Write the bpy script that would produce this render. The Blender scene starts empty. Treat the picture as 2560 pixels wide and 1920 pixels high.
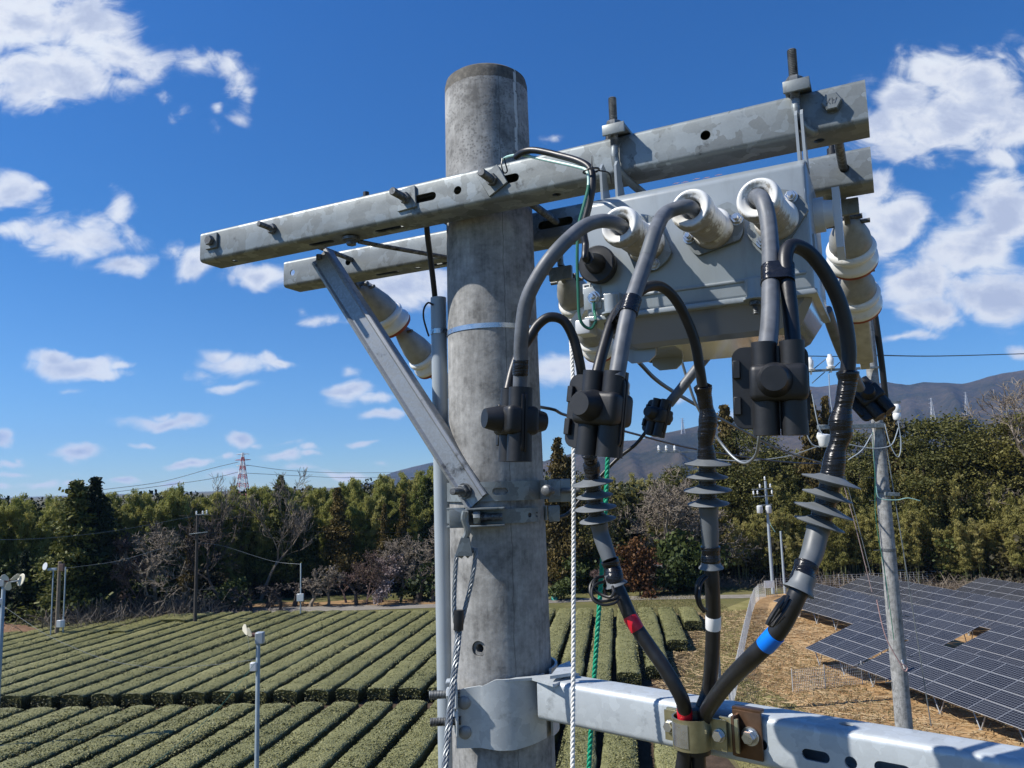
import bpy, bmesh, math, random
import numpy as np
from mathutils import Vector, Matrix
random.seed(7); rng = np.random.default_rng(7)
SC = bpy.context.scene
COL = SC.collection
# ---------------------------------------------------------------- camera
TH, PH, FPX, H = math.radians(7.23), math.radians(1.7), 1923.0, 12.0
cf = np.array([0, math.cos(TH), math.sin(TH)]); _r = np.array([1., 0, 0]); _u = np.array([0, -math.sin(TH), math.cos(TH)])
cr = math.cos(PH)*_r - math.sin(PH)*_u; cu = math.sin(PH)*_r + math.cos(PH)*_u
C0 = np.array([0, 0, H])
cam = bpy.data.cameras.new('camera'); co = bpy.data.objects.new('camera', cam); COL.objects.link(co)
m = Matrix.Identity(4)
for i in range(3):
    m[i][0], m[i][1], m[i][2], m[i][3] = cr[i], cu[i], -cf[i], C0[i]
co.matrix_world = m
cam.sensor_width = 36.0; cam.lens = FPX/2560*36.0; cam.clip_start = .02; cam.clip_end = 30000
SC.camera = co
# ---------------------------------------------------------------- light
SUN_AZ = math.radians(260)      # sun position direction, from +Y towards +X
SUN_EL = math.radians(47)
sd = Vector((math.sin(SUN_AZ)*math.cos(SUN_EL), math.cos(SUN_AZ)*math.cos(SUN_EL), math.sin(SUN_EL)))
sl = bpy.data.lights.new('sun', 'SUN'); sl.energy = 5.0; sl.angle = math.radians(.5); sl.color = (1, .955, .88)
so = bpy.data.objects.new('sun', sl); COL.objects.link(so); so.rotation_euler = (-sd).to_track_quat('-Z', 'Y').to_euler(); so.location = (0, 0, 40)
SC.view_settings.view_transform = 'Standard'; SC.view_settings.look = 'None'; SC.view_settings.exposure = 0.42; SC.view_settings.gamma = 1
SC.view_settings.use_curve_mapping = False
SC.cycles.use_denoising = True; SC.cycles.max_bounces = 6; SC.cycles.transparent_max_bounces = 8; SC.cycles.caustics_reflective = False; SC.cycles.caustics_refractive = False
SC.cycles.volume_bounces = 0
def ray(x, y): return cf + (x-1280)/FPX*cr + (960-y)/FPX*cu
def atZ(x, y, z): d = ray(x, y); return C0 + d*(z-H)/d[2]
def atD(x, y, d): return C0 + ray(x, y)*d
def onplane(x, y, p, n):
    d = ray(x, y); return C0 + d*(np.dot(np.asarray(p)-C0, n)/np.dot(d, n))
def atY(x, y, Y): d = ray(x, y); return C0 + d*(Y/d[1])

# ---------------------------------------------------------------- node helpers
class NT:
    def __init__(s, nt): s.nt = nt; s.L = nt.links
    def n(s, t, **k):
        nd = s.nt.nodes.new(t)
        for a, b in k.items():
            if a == 'inp':
                for i, v in b.items():
                    if isinstance(v, bpy.types.NodeSocket): s.L.new(v, nd.inputs[i])
                    else: nd.inputs[i].default_value = v
            else: setattr(nd, a, b)
        return nd
    def math(s, op, a, b=0.0, c=None, clamp=False):
        k = {0: a, 1: b}
        if c is not None: k[2] = c
        return s.n('ShaderNodeMath', operation=op, use_clamp=clamp, inp=k).outputs[0]
    def ramp(s, fac, stops, interp='LINEAR'):
        nd = s.n('ShaderNodeValToRGB', inp={0: fac}); cr_ = nd.color_ramp; cr_.interpolation = interp
        while len(cr_.elements) < len(stops): cr_.elements.new(.5)
        for e, (p, c) in zip(cr_.elements, stops): e.position = p; e.color = (*c, 1) if len(c) == 3 else c
        return nd.outputs[0]
    def mix(s, fac, a, b, blend='MIX'):
        nd = s.n('ShaderNodeMix', data_type='RGBA', blend_type=blend)
        for i, v in ((0, fac), (6, a), (7, b)):
            if isinstance(v, bpy.types.NodeSocket): s.L.new(v, nd.inputs[i])
            else: nd.inputs[i].default_value = v if i == 0 else ((*v, 1) if len(v) == 3 else v)
        return nd.outputs[2]
    def noise(s, vec, scale, detail=4, rough=.55, dist=0.0, dim='3D'):
        nd = s.n('ShaderNodeTexNoise', noise_dimensions=dim, inp={'Scale': scale, 'Detail': detail, 'Roughness': rough, 'Distortion': dist})
        if vec is not None: s.L.new(vec, nd.inputs['Vector'])
        return nd.outputs[0]
    def mapv(s, vec, scale=(1, 1, 1), loc=(0, 0, 0), rot=(0, 0, 0)):
        return s.n('ShaderNodeMapping', inp={0: vec, 1: loc, 2: rot, 3: scale}).outputs[0]
# ---------------------------------------------------------------- sky
W = bpy.data.worlds.new('World'); SC.world = W; W.use_nodes = True
t = NT(W.node_tree); W.node_tree.nodes.clear()
sky = t.n('ShaderNodeTexSky', sky_type='NISHITA', sun_disc=False, sun_elevation=SUN_EL, sun_rotation=SUN_AZ, air_density=1.0, dust_density=.0, ozone_density=5.0, altitude=800)
tc = t.n('ShaderNodeTexCoord').outputs['Generated']
sep = t.n('ShaderNodeSeparateXYZ', inp={0: tc})
ay = t.math('ADD', t.math('ABSOLUTE', sep.outputs[1]), .02)
pu = t.math('DIVIDE', sep.outputs[0], ay); pv = t.math('DIVIDE', sep.outputs[2], ay)
P2 = t.n('ShaderNodeCombineXYZ', inp={0: pu, 1: pv}).outputs[0]
# warp the blob lookup so cloud outlines break up
wn = t.n('ShaderNodeTexNoise', noise_dimensions='2D', inp={'Vector': P2, 'Scale': 9.0, 'Detail': 3.0})
warp = t.n('ShaderNodeVectorMath', operation='MULTIPLY_ADD', inp={0: wn.outputs['Color'], 1: (.05, .035, 0), 2: P2}).outputs[0]
warp = t.n('ShaderNodeVectorMath', operation='SUBTRACT', inp={0: warp, 1: (.025, .0175, 0)}).outputs[0]
BL = [(60,50,190,120,1),(215,70,140,90,1),(130,185,190,95,1),(290,135,130,70,.95),(375,170,85,58,.8),(50,240,120,50,.7),(230,225,110,40,.5),(330,205,90,40,.6),
 (480,180,75,38,.5),(565,165,55,45,.55),(600,200,40,45,.45),(628,245,26,38,.5),(612,285,34,20,.35),(550,266,16,13,.3),(400,235,25,20,.3),(370,95,25,14,.3),(455,285,14,20,.22),(550,320,18,20,.2),
 (30,475,75,55,.75),(100,468,26,20,.5),(235,600,125,70,.9),(110,560,90,40,.55),(20,575,70,35,.6),(300,525,45,50,.55),(320,660,70,34,.8),(210,560,60,40,.6),(170,600,120,30,.5),
 (480,655,58,45,.75),(430,620,30,26,.4),(660,690,95,34,.85),(590,695,40,18,.4),(1000,715,140,60,.95),(905,710,80,32,.7),(800,795,52,18,.5),(760,775,24,10,.4),
 (170,920,115,34,1),(130,900,55,28,.9),(230,935,80,16,.7),(290,914,30,12,.6),(170,975,50,9,.35),(590,912,100,30,.95),(545,890,40,26,.7),(500,935,45,22,.6),(690,917,65,14,.7),(575,966,60,11,.5),
 (880,934,30,17,.5),(880,990,75,30,.9),(940,1002,55,18,.7),(960,1040,70,14,.8),(430,1052,115,20,.95),(410,1036,45,14,.7),(365,1107,26,9,.6),(608,1102,42,28,.95),(640,1118,30,14,.6),(215,1128,75,22,.9),(185,1150,35,22,.5),(20,1098,38,22,.8),
 (40,1160,52,13,.8),(62,1150,20,14,.6),(45,1186,60,10,.7),(460,1158,60,12,.9),(100,1214,70,13,.8),(190,1190,30,10,.4),(320,1200,42,11,.8),(200,1212,50,10,.7),(700,1150,48,17,.8),(760,1130,22,9,.5),(905,1106,52,9,.7),(855,1182,80,13,.9),(560,1152,28,11,.7),(700,1115,40,9,.4),(765,1145,30,8,.5),(420,1205,25,8,.5),(960,1150,36,9,.5),(10,1215,40,10,.6),(760,1180,60,9,.5),(560,1190,60,9,.5),
 (1370,925,110,48,.95),(1470,915,55,30,.8),(1385,344,34,14,.3),(1385,780,45,22,.35),(1700,1010,24,13,.5),(1850,1040,60,10,.4),
 (2330,175,110,75,1),(2420,200,130,85,1),(2260,250,95,75,1),(2400,310,190,100,1),(2195,320,95,60,.8),(2510,300,110,90,1),(2250,380,110,45,.75),(2480,400,90,40,.7),(2150,215,45,36,.25),(2150,490,100,70,.95),(2240,545,85,80,1),(2180,610,95,60,.8),
 (2510,540,110,120,1),(2430,620,130,95,1),(2300,700,120,80,1),(2470,740,150,90,1),(2330,790,90,45,.8),(2260,848,70,13,.55),(2545,880,40,26,.6),(2410,560,40,45,.6),(2560,160,40,60,.3),(2520,100,24,20,.25),(2220,955,60,10,.3)]
cur = None
for (bx, by, rx, ry, st) in BL:
    d = ray(bx, by); cx_, cy_ = d[0]/(abs(d[1])+.02), d[2]/(abs(d[1])+.02)
    sx, sy = rx/FPX*1.2, ry/FPX*1.2
    v = t.n('ShaderNodeVectorMath', operation='MULTIPLY_ADD', inp={0: warp, 1: (1/sx, 1/sy, 0), 2: (-cx_/sx, -cy_/sy, 0)})
    l = t.n('ShaderNodeVectorMath', operation='LENGTH', inp={0: v.outputs[0]})
    mm = t.math('MULTIPLY_ADD', l.outputs['Value'], -st, st)
    cur = mm if cur is None else t.math('SMOOTH_MAX', cur, mm, .12) if False else t.math('MAXIMUM', cur, mm)
PS = t.mapv(P2, (1, 1.5, 1))
fb = t.noise(PS, 14, 9, .57, .45, '2D'); fb2 = t.noise(PS, 55, 6, .6, .6, '2D')
fsum = t.math('MULTIPLY_ADD', fb2, .26, t.math('MULTIPLY', fb, 1.55))
dens = t.math('ADD', t.math('MULTIPLY', cur, 1.3), t.math('SUBTRACT', fsum, 1.04))
al = t.n('ShaderNodeMapRange', interpolation_type='SMOOTHERSTEP', inp={0: dens, 1: -.16, 2: .74, 3: 0., 4: .97}).outputs[0]
# self-shading of the clouds: thicker middles greyer and bluer
shn = t.noise(t.mapv(P2, (1, 1.7, 1), (0, .035, 0)), 11, 7, .6, .2, '2D')
thick = t.math('MULTIPLY', t.math('MULTIPLY_ADD', dens, .9, t.math('MULTIPLY_ADD', shn, 2.2, -1.25)), 1.0, clamp=True)
ccol = t.ramp(thick, [(0, (.88, .93, 1)), (.35, (.85, .89, .97)), (.75, (.62, .69, .85)), (1, (.53, .60, .78))])
skc = t.mix(1.0, sky.outputs[0], t.ramp(t.math('ABSOLUTE', sep.outputs[2]), [(0, (.52, .67, .82)), (.10, (.39, .61, .80)), (.30, (.23, .56, .82)), (.6, (.185, .56, .93))]), 'MULTIPLY')
bg1 = t.n('ShaderNodeBackground', inp={0: skc, 1: .12})
bg2 = t.n('ShaderNodeBackground', inp={0: ccol, 1: .72})
up = t.math('GREATER_THAN', sep.outputs[2], 0.0)
mx = t.n('ShaderNodeMixShader', inp={0: t.math('MULTIPLY', al, up), 1: bg1.outputs[0], 2: bg2.outputs[0]})
t.n('ShaderNodeOutputWorld', inp={0: mx.outputs[0]})
W.cycles.sampling_method = 'MANUAL'; W.cycles.sample_map_resolution = 512

# ---------------------------------------------------------------- mesh helpers
V3 = lambda a: np.array(a, float)
def unit(a): a = V3(a); return a/np.linalg.norm(a)
def basis(d, up=(0, 0, 1)):
    d = unit(d); up = V3(up)
    if abs(d@up) > .97: up = V3((1, 0, 0))
    x = unit(np.cross(up, d)); y = np.cross(d, x); return x, y, d
def spline(pts, k=6):
    P = [V3(p) for p in pts]
    if len(P) < 3: return P
    P = [2*P[0]-P[1]] + P + [2*P[-1]-P[-2]]; out = []
    for i in range(1, len(P)-2):
        a, b, c, d = P[i-1], P[i], P[i+1], P[i+2]
        for j in range(k):
            s = j/k
            out.append(.5*((2*b) + (c-a)*s + (2*a-5*b+4*c-d)*s*s + (3*b-a-3*c+d)*s**3))
    out.append(P[-2]); return out
ROOTLOC = {}
class MB:
    def __init__(s): s.v = []; s.f = []
    def add(s, v, f):
        o = len(s.v); s.v += [tuple(map(float, p)) for p in v]; s.f += [tuple(i+o for i in q) for q in f]; return s
    def box(s, c, half, ax=((1,0,0),(0,1,0),(0,0,1)), bev=0.0, seg=2):
        c = V3(c); ax = [unit(a) for a in ax]
        if bev <= 0:
            v = [c + sx*half[0]*ax[0] + sy*half[1]*ax[1] + sz*half[2]*ax[2] for sz in (-1, 1) for sy in (-1, 1) for sx in (-1, 1)]
            return s.add(v, [(0,2,3,1),(4,5,7,6),(0,1,5,4),(2,6,7,3),(0,4,6,2),(1,3,7,5)])
        bm = bmesh.new(); bmesh.ops.create_cube(bm, size=2)
        for q in bm.verts: q.co = Vector((q.co.x*half[0], q.co.y*half[1], q.co.z*half[2]))
        bmesh.ops.bevel(bm, geom=bm.edges[:], offset=bev, segments=seg, profile=.5, affect='EDGES')
        bm.verts.index_update()
        s.add([c + q.co.x*ax[0] + q.co.y*ax[1] + q.co.z*ax[2] for q in bm.verts], [[q.index for q in fc.verts] for fc in bm.faces]); bm.free(); return s
    def lathe(s, p0, d, prof, n=24, ref=(0, 0, 1), caps=True):
        x, y, d = basis(d, ref); p0 = V3(p0); v = []; f = []
        for (h, r) in prof:
            for i in range(n):
                a = 2*math.pi*i/n; v.append(p0 + d*h + r*(math.cos(a)*x + math.sin(a)*y))
        for k in range(len(prof)-1):
            for i in range(n):
                j = (i+1) % n; f.append((k*n+i, k*n+j, (k+1)*n+j, (k+1)*n+i))
        if caps: f.append(tuple(range(n))[::-1]); f.append(tuple((len(prof)-1)*n+i for i in range(n)))
        return s.add(v, f)
    def cyl(s, p0, p1, r0, r1=None, n=16, caps=True):
        p0, p1 = V3(p0), V3(p1); L = np.linalg.norm(p1-p0)
        return s.lathe(p0, p1-p0, [(0, r0), (L, r0 if r1 is None else r1)], n, caps=caps)
    def tube(s, path, r, n=10, caps=True, twist=None):
        P = [V3(p) for p in path]; N = len(P); v = []; f = []
        T = [unit(P[min(i+1, N-1)]-P[max(i-1, 0)]) for i in range(N)]
        x, y, _ = basis(T[0])
        for i in range(N):
            x = x - T[i]*(x@T[i]); x = unit(x); y = np.cross(T[i], x)
            rr = r(i/(N-1)) if callable(r) else (r[i] if hasattr(r, '__len__') else r)
            for k in range(n):
                a = 2*math.pi*k/n; v.append(P[i] + rr*(math.cos(a)*x + math.sin(a)*y))
        for i in range(N-1):
            for k in range(n):
                j = (k+1) % n; f.append((i*n+k, i*n+j, (i+1)*n+j, (i+1)*n+k))
        if caps: f.append(tuple(range(n))[::-1]); f.append(tuple((N-1)*n+k for k in range(n)))
        return s.add(v, f)
    def prism(s, poly, o, X, Y, h):
        o, X, Y = V3(o), unit(X), unit(Y); Zd = np.cross(X, Y); n = len(poly)
        a = [o + p[0]*X + p[1]*Y for p in poly]; b = [q + Zd*h for q in a]
        return s.add(a+b, [tuple(range(n))[::-1], tuple(n+i for i in range(n))] + [(i, (i+1) % n, n+(i+1) % n, n+i) for i in range(n)])
    def strip(s, path, zt, zb, th):   # upright plate along a plan path; zt, zb scalars or lists
        P = [V3(p) for p in path]; N = len(P)
        g = lambda q, i: q[i] if hasattr(q, '__len__') else q
        nn = []
        for i in range(N):
            d = P[min(i+1, N-1)]-P[max(i-1, 0)]; d[2] = 0; d = unit(d); nn.append(np.array([d[1], -d[0], 0]))
        v = []
        for i in range(N):
            for off in (0, th):
                q = P[i]+nn[i]*off
                v += [(q[0], q[1], g(zb, i)), (q[0], q[1], g(zt, i))]
        f = [(0, 1, 3, 2)]; e = (N-1)*4; f.append((e, e+2, e+3, e+1))
        for i in range(N-1):
            a, b = i*4, i*4+4
            f += [(a, b, b+1, a+1), (a+2, a+3, b+3, b+2), (a+1, b+1, b+3, a+3), (a, a+2, b+2, b)]
        return s.add(v, f)
    def build(s, name, mat, parent=None, loc=None, smooth=40, label=None, cat=None, group=None, kind=None, local=False):
        if parent is not None: off = V3((0,0,0)) if local else ROOTLOC.get(parent.name, V3((0,0,0)))
        else: off = V3(loc) if loc is not None else V3((0,0,0))
        me = bpy.data.meshes.new(name); vv = np.array(s.v) - off
        me.from_pydata(vv.tolist(), [], s.f); me.materials.append(mat)
        if smooth:
            me.shade_smooth(); me.set_sharp_from_angle(angle=math.radians(smooth))
        me.validate(); me.update()
        bm = bmesh.new(); bm.from_mesh(me); bmesh.ops.recalc_face_normals(bm, faces=bm.faces); bm.to_mesh(me); bm.free()
        o = bpy.data.objects.new(name, me); COL.objects.link(o)
        if parent is not None: o.parent = parent; ROOTLOC[o.name] = ROOTLOC.get(parent.name, V3((0,0,0))) if not local else V3((0,0,0))
        else: o.location = off.tolist(); ROOTLOC[o.name] = off
        for k, q in (('label', label), ('category', cat), ('group', group), ('kind', kind)):
            if q: o[k] = q
        return o
def thing(name, label, cat, loc=(0, 0, 0), group=None):
    o = bpy.data.objects.new(name, None); COL.objects.link(o); o.location = tuple(map(float, loc)); ROOTLOC[o.name] = V3(loc)
    o.empty_display_size = .1; o['label'] = label; o['category'] = cat
    if group: o['group'] = group
    return o
def copy_tree(o, parent=None):
    c = o.copy(); COL.objects.link(c)
    if parent is not None: c.parent = parent
    for ch in list(o.children): copy_tree(ch, c)
    return c
def bool_cut(mbA, mbB):
    def tmp(mb):
        me = bpy.data.meshes.new('tmp'); me.from_pydata(mb.v, [], mb.f); me.validate()
        bm = bmesh.new(); bm.from_mesh(me); bmesh.ops.recalc_face_normals(bm, faces=bm.faces); bm.to_mesh(me); bm.free()
        o = bpy.data.objects.new('tmp', me); COL.objects.link(o); return o
    A, B = tmp(mbA), tmp(mbB)
    md = A.modifiers.new('b', 'BOOLEAN'); md.operation = 'DIFFERENCE'; md.solver = 'EXACT'; md.object = B; md.use_hole_tolerant = False
    dg = bpy.context.evaluated_depsgraph_get(); dg.update(); ev = A.evaluated_get(dg); me = ev.to_mesh()
    out = MB(); out.add([v.co[:] for v in me.vertices], [tuple(p.vertices) for p in me.polygons]); ev.to_mesh_clear()
    for o in (A, B):
        mm_ = o.data; bpy.data.objects.remove(o); bpy.data.meshes.remove(mm_)
    return out
def slot_poly(w, h, n=8):   # stadium
    r = h/2; L = max(w/2-r, 0); pts = []
    for i in range(n+1): a = -math.pi/2 + math.pi*i/n; pts.append((L+r*math.cos(a), r*math.sin(a)))
    for i in range(n+1): a = math.pi/2 + math.pi*i/n; pts.append((-L+r*math.cos(a), r*math.sin(a)))
    return [p for i, p in enumerate(pts) if i == 0 or (abs(p[0]-pts[i-1][0])+abs(p[1]-pts[i-1][1])) > 1e-6]
def rrect(w, h, r, n=4):
    out = []
    for cx, cy, a0 in ((w/2-r, -h/2+r, -90), (w/2-r, h/2-r, 0), (-w/2+r, h/2-r, 90), (-w/2+r, -h/2+r, 180)):
        for i in range(n+1): a = math.radians(a0+90*i/n); out.append((cx+r*math.cos(a), cy+r*math.sin(a)))
    return out
def hexnut(mb, p, d, r, h, dome=0):
    mb.lathe(p, d, [(0, r*.97), (h*.12, r), (h*.85, r), (h, r*.88)], 6); return mb
def thread(mb, p0, p1, r, pitch=.0025, n=12):
    p0, p1 = V3(p0), V3(p1); L = np.linalg.norm(p1-p0); k = max(2, int(L/pitch)); pr = []
    for i in range(k): pr += [(L*i/k, r*.86), (L*(i+.5)/k, r)]
    pr += [(L, r*.86)]; return mb.lathe(p0, p1-p0, pr, n)

# ---------------------------------------------------------------- materials
def newmat(name):
    M_ = bpy.data.materials.new(name); M_.use_nodes = True; tt = NT(M_.node_tree)
    b = M_.node_tree.nodes['Principled BSDF']; o = tt.n('ShaderNodeTexCoord').outputs['Object']; return M_, tt, b, o
def plain(name, col, rough=.5, metal=0, var=.12, scale=30, bump=.0, bscale=200, spec=None, coat=0, detail=4):
    M_, tt, b, o = newmat(name)
    nz = tt.noise(o, scale, detail, .6)
    c1 = tuple(x*(1-var) for x in col); c2 = tuple(min(1, x*(1+var)) for x in col)
    tt.L.new(tt.ramp(nz, [(.3, c1), (.7, c2)]), b.inputs['Base Color'])
    tt.L.new(tt.math('MULTIPLY_ADD', nz, .2, rough-.1), b.inputs['Roughness']); b.inputs['Metallic'].default_value = metal
    if coat: b.inputs['Coat Weight'].default_value = coat; b.inputs['Coat Roughness'].default_value = .1
    if spec is not None: b.inputs['Specular IOR Level'].default_value = spec
    if bump: tt.L.new(tt.n('ShaderNodeBump', inp={'Strength': bump, 'Distance': .002, 'Height': tt.noise(o, bscale, 3)}).outputs[0], b.inputs['Normal'])
    return M_
def galv(name, base=.225, tint=(.90, 1, 1.01), sp=38, amp=.13, metal=.35, rough=.48):
    M_, tt, b, o = newmat(name)
    wv = tt.n('ShaderNodeVectorMath', operation='MULTIPLY_ADD', inp={0: tt.n('ShaderNodeTexNoise', inp={'Vector': o, 'Scale': 40., 'Detail': 2.}).outputs['Color'], 1: (.035,.035,.035), 2: o}).outputs[0]
    vo = tt.n('ShaderNodeTexVoronoi', feature='F1', inp={'Vector': wv, 'Scale': float(sp), 'Randomness': 1.0})
    cell = tt.n('ShaderNodeSeparateColor', inp={0: vo.outputs['Color']}).outputs[0]
    cell = tt.math('POWER', cell, 1.6)
    big = tt.noise(o, 9, 5, .6); fine = tt.noise(o, 260, 3, .6)
    val = tt.math('ADD', tt.math('MULTIPLY_ADD', cell, amp, base-amp*.35), tt.math('MULTIPLY_ADD', big, .16, -.08))
    val = tt.math('ADD', val, tt.math('MULTIPLY_ADD', fine, .06, -.03))
    dirt = tt.math('MULTIPLY', tt.math('SUBTRACT', tt.noise(o, 22, 8, .7), .6), 1.6, clamp=True)
    val = tt.math('SUBTRACT', val, dirt)
    colr = tt.n('ShaderNodeCombineColor', inp={0: tt.math('MULTIPLY', val, tint[0]), 1: tt.math('MULTIPLY', val, tint[1]), 2: tt.math('MULTIPLY', val, tint[2])}).outputs[0]
    tt.L.new(colr, b.inputs['Base Color']); b.inputs['Metallic'].default_value = metal
    tt.L.new(tt.math('MULTIPLY_ADD', cell, -.12, rough+.06), b.inputs['Roughness'])
    tt.L.new(tt.n('ShaderNodeBump', inp={'Strength': .12, 'Distance': .001, 'Height': tt.noise(o, 180, 3)}).outputs[0], b.inputs['Normal'])
    return M_
def concrete(name, top=True):
    M_, tt, b, o = newmat(name)
    z = tt.n('ShaderNodeSeparateXYZ', inp={0: o}).outputs[2]
    m1 = tt.noise(o, 14, 8, .68); m2 = tt.noise(tt.mapv(o, (60, 60, 5)), 1, 6, .7); m3 = tt.noise(o, 75, 5, .65)
    pit = tt.n('ShaderNodeTexVoronoi', feature='F1', inp={'Vector': o, 'Scale': 150., 'Randomness': 1.}).outputs['Distance']
    v = tt.math('ADD', tt.math('MULTIPLY_ADD', m1, 1.3, -.38), tt.math('ADD', tt.math('MULTIPLY_ADD', m2, .7, -.35), tt.math('MULTIPLY_ADD', m3, .6, -.3)))
    spots = tt.math('MULTIPLY', tt.math('LESS_THAN', pit, .36), tt.math('GREATER_THAN', tt.noise(o, 24, 4, .6), .46))
    hiz = tt.n('ShaderNodeMapRange', inp={0: z, 1: .60, 2: .72, 3: 0., 4: 1.}).outputs[0] if top else 0.0
    if top: spots = tt.math('MULTIPLY', spots, hiz)
    v = tt.math('MULTIPLY', v, tt.math('MULTIPLY_ADD', spots, -.6, 1.0)) if top else v
    base = tt.ramp(v, [(.0, (.12, .119, .114)), (.2, (.23, .229, .22)), (.45, (.345, .343, .33)), (.75, (.50, .495, .475))])
    if top:
        band = tt.math('GREATER_THAN', tt.math('ADD', z, tt.math('MULTIPLY_ADD', m3, .012, -.006)), .889)
        base = tt.mix(tt.math('MULTIPLY', band, .85), base, tt.ramp(m3, [(.3, (.035, .032, .026)), (.55, (.09, .08, .062)), (.75, (.2, .18, .14))]))
        wh = tt.n('ShaderNodeSeparateXYZ', inp={0: tt.mapv(o, (1, 1, .0))}).outputs[0]
        sx = tt.math('ADD', wh, tt.math('MULTIPLY_ADD', tt.noise(tt.mapv(o, (0, 0, 18)), 1, 3), .012, -.006))
        lime = tt.math('MULTIPLY', tt.math('LESS_THAN', tt.math('ABSOLUTE', tt.math('SUBTRACT', sx, .066)), .003), tt.math('MULTIPLY', hiz, tt.math('GREATER_THAN', m3, .4)))
        base = tt.mix(tt.math('MULTIPLY', lime, .8), base, (.6, .6, .57))
        seam = tt.math('LESS_THAN', tt.math('ABSOLUTE', tt.math('SUBTRACT', sx, .030)), .0009)
        base = tt.mix(tt.math('MULTIPLY', seam, .6), base, (.08, .08, .075))
    tt.L.new(base, b.inputs['Base Color']); b.inputs['Roughness'].default_value = .82
    hgt = tt.math('ADD', tt.math('MULTIPLY', m3, .6), tt.math('MULTIPLY', spots, -.6) if top else 0.0)
    tt.L.new(tt.n('ShaderNodeBump', inp={'Strength': .55, 'Distance': .0025, 'Height': hgt}).outputs[0], b.inputs['Normal'])
    return M_
GALV = galv('galvanized_steel'); GALV2 = galv('galvanized_steel_new', .50, (.92, 1, 1.05), 60, .09, .25, .5)
GALVD = galv('galvanized_fasteners', .13, (.95, 1, 1.02), 120, .12, .4, .5)
STEEL = plain('bright_steel', (.55, .56, .57), .28, .9, .08, 60)
CONC = concrete('weathered_concrete'); CONC2 = concrete('pole_concrete', False)
PAINT = plain('grey_enamel_paint', (.29, .325, .345), .36, 0, .05, 12, coat=.35)
_t = NT(PAINT.node_tree); _b = PAINT.node_tree.nodes['Principled BSDF']; _o = _t.n('ShaderNodeTexCoord').outputs['Object']; _src = _b.inputs['Base Color'].links[0].from_socket
_k = _t.math('MULTIPLY', _t.math('SUBTRACT', _t.noise(_t.mapv(_o, (45, 45, 7)), 1, 7, .7), .52), 2.6, clamp=True); _s2 = _t.math('MULTIPLY', _t.math('SUBTRACT', _t.noise(_o, 130, 5, .75), .62), 5, clamp=True)
_t.L.new(_t.mix(_t.math('MULTIPLY', _t.math('MAXIMUM', _k, _s2), .55), _src, (.15, .15, .135)), _b.inputs['Base Color'])
PAINTW = plain('white_enamel_paint', (.62, .63, .63), .35, 0, .05, 12, coat=.3)
PORC = None
RUB = plain('black_rubber', (.012, .0125, .014), .42, 0, .25, 60, bump=.1, bscale=90)
RUBM = plain('black_moulded_cover', (.011, .012, .014), .5, 0, .25, 25, bump=.15, bscale=60)
TAPE = plain('black_vinyl_tape', (.007, .008, .011), .26, 0, .3, 80)
_t = NT(TAPE.node_tree); _b = TAPE.node_tree.nodes['Principled BSDF']; _o = _t.n('ShaderNodeTexCoord').outputs['Object']
_t.L.new(_t.n('ShaderNodeBump', inp={'Strength': .8, 'Distance': .003, 'Height': _t.noise(_t.mapv(_o, (22, 22, 170), (0, 0, 0), (.25, .2, 0)), 1, 4, .6)}).outputs[0], _b.inputs['Normal'])
CABG = plain('grey_cable_sheath', (.115, .125, .14), .5, 0, .3, 45, bump=.1, bscale=90, detail=7)
SKIRT = plain('grey_silicone', (.135, .15, .162), .5, 0, .12, 40)
SLEEVE = plain('grey_sleeve', (.105, .118, .13), .5, 0, .12, 30)
PVC = plain('grey_pvc', (.33, .375, .41), .38, 0, .04, 10)
RED = plain('red_vinyl_tape', (.62, .012, .03), .35, 0, .08, 30); WHT = plain('white_vinyl_tape', (.78, .78, .77), .4, 0, .04, 30); BLU = plain('blue_vinyl_tape', (.0, .17, .72), .35, 0, .08, 30)
REDP = plain('red_glaze', (.25, .045, .025), .45, 0, .3, 40)
ZINC = plain('yellow_zinc_plate', (.36, .33, .20), .35, .75, .25, 30)
BRASS = plain('brown_zinc_plate', (.13, .075, .045), .35, .6, .35, 30)
GREENW = plain('green_wire', (.03, .16, .10), .4, 0, .1, 30); MINT = plain('pale_green_wire', (.33, .55, .50), .4, 0, .15, 30)
ROPEW = plain('white_rope_fibre', (.80, .78, .73), .8, 0, .12, 200); ROPEG = plain('green_rope_fibre', (.0, .30, .17), .6, 0, .15, 200)
WIRE = plain('strand_wire', (.23, .25, .26), .45, .5, .15, 200)
def porcelain():
    M_, tt, b, o = newmat('white_porcelain')
    d = tt.math('MULTIPLY', tt.math('SUBTRACT', tt.noise(o, 30, 6, .7), .56), 7, clamp=True)
    tt.L.new(tt.mix(tt.math('MULTIPLY', d, .45), (.80, .80, .77), (.36, .34, .28)), b.inputs['Base Color'])
    b.inputs['Roughness'].default_value = .16; b.inputs['Coat Weight'].default_value = .5; return M_
PORC = porcelain()
def porcelain_dirty():
    M_, tt, b, o = newmat('grimy_porcelain')
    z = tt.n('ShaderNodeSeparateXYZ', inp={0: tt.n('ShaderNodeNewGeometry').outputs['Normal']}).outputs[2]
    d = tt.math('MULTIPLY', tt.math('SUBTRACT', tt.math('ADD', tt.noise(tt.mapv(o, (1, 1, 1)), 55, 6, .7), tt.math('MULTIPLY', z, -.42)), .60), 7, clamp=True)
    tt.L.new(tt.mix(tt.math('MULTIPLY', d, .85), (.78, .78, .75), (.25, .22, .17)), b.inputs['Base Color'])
    b.inputs['Roughness'].default_value = .25; return M_
PORCD = porcelain_dirty()
INSG = plain('grey_insulator_cap', (.31, .31, .29), .5, .1, .2, 35)
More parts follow.
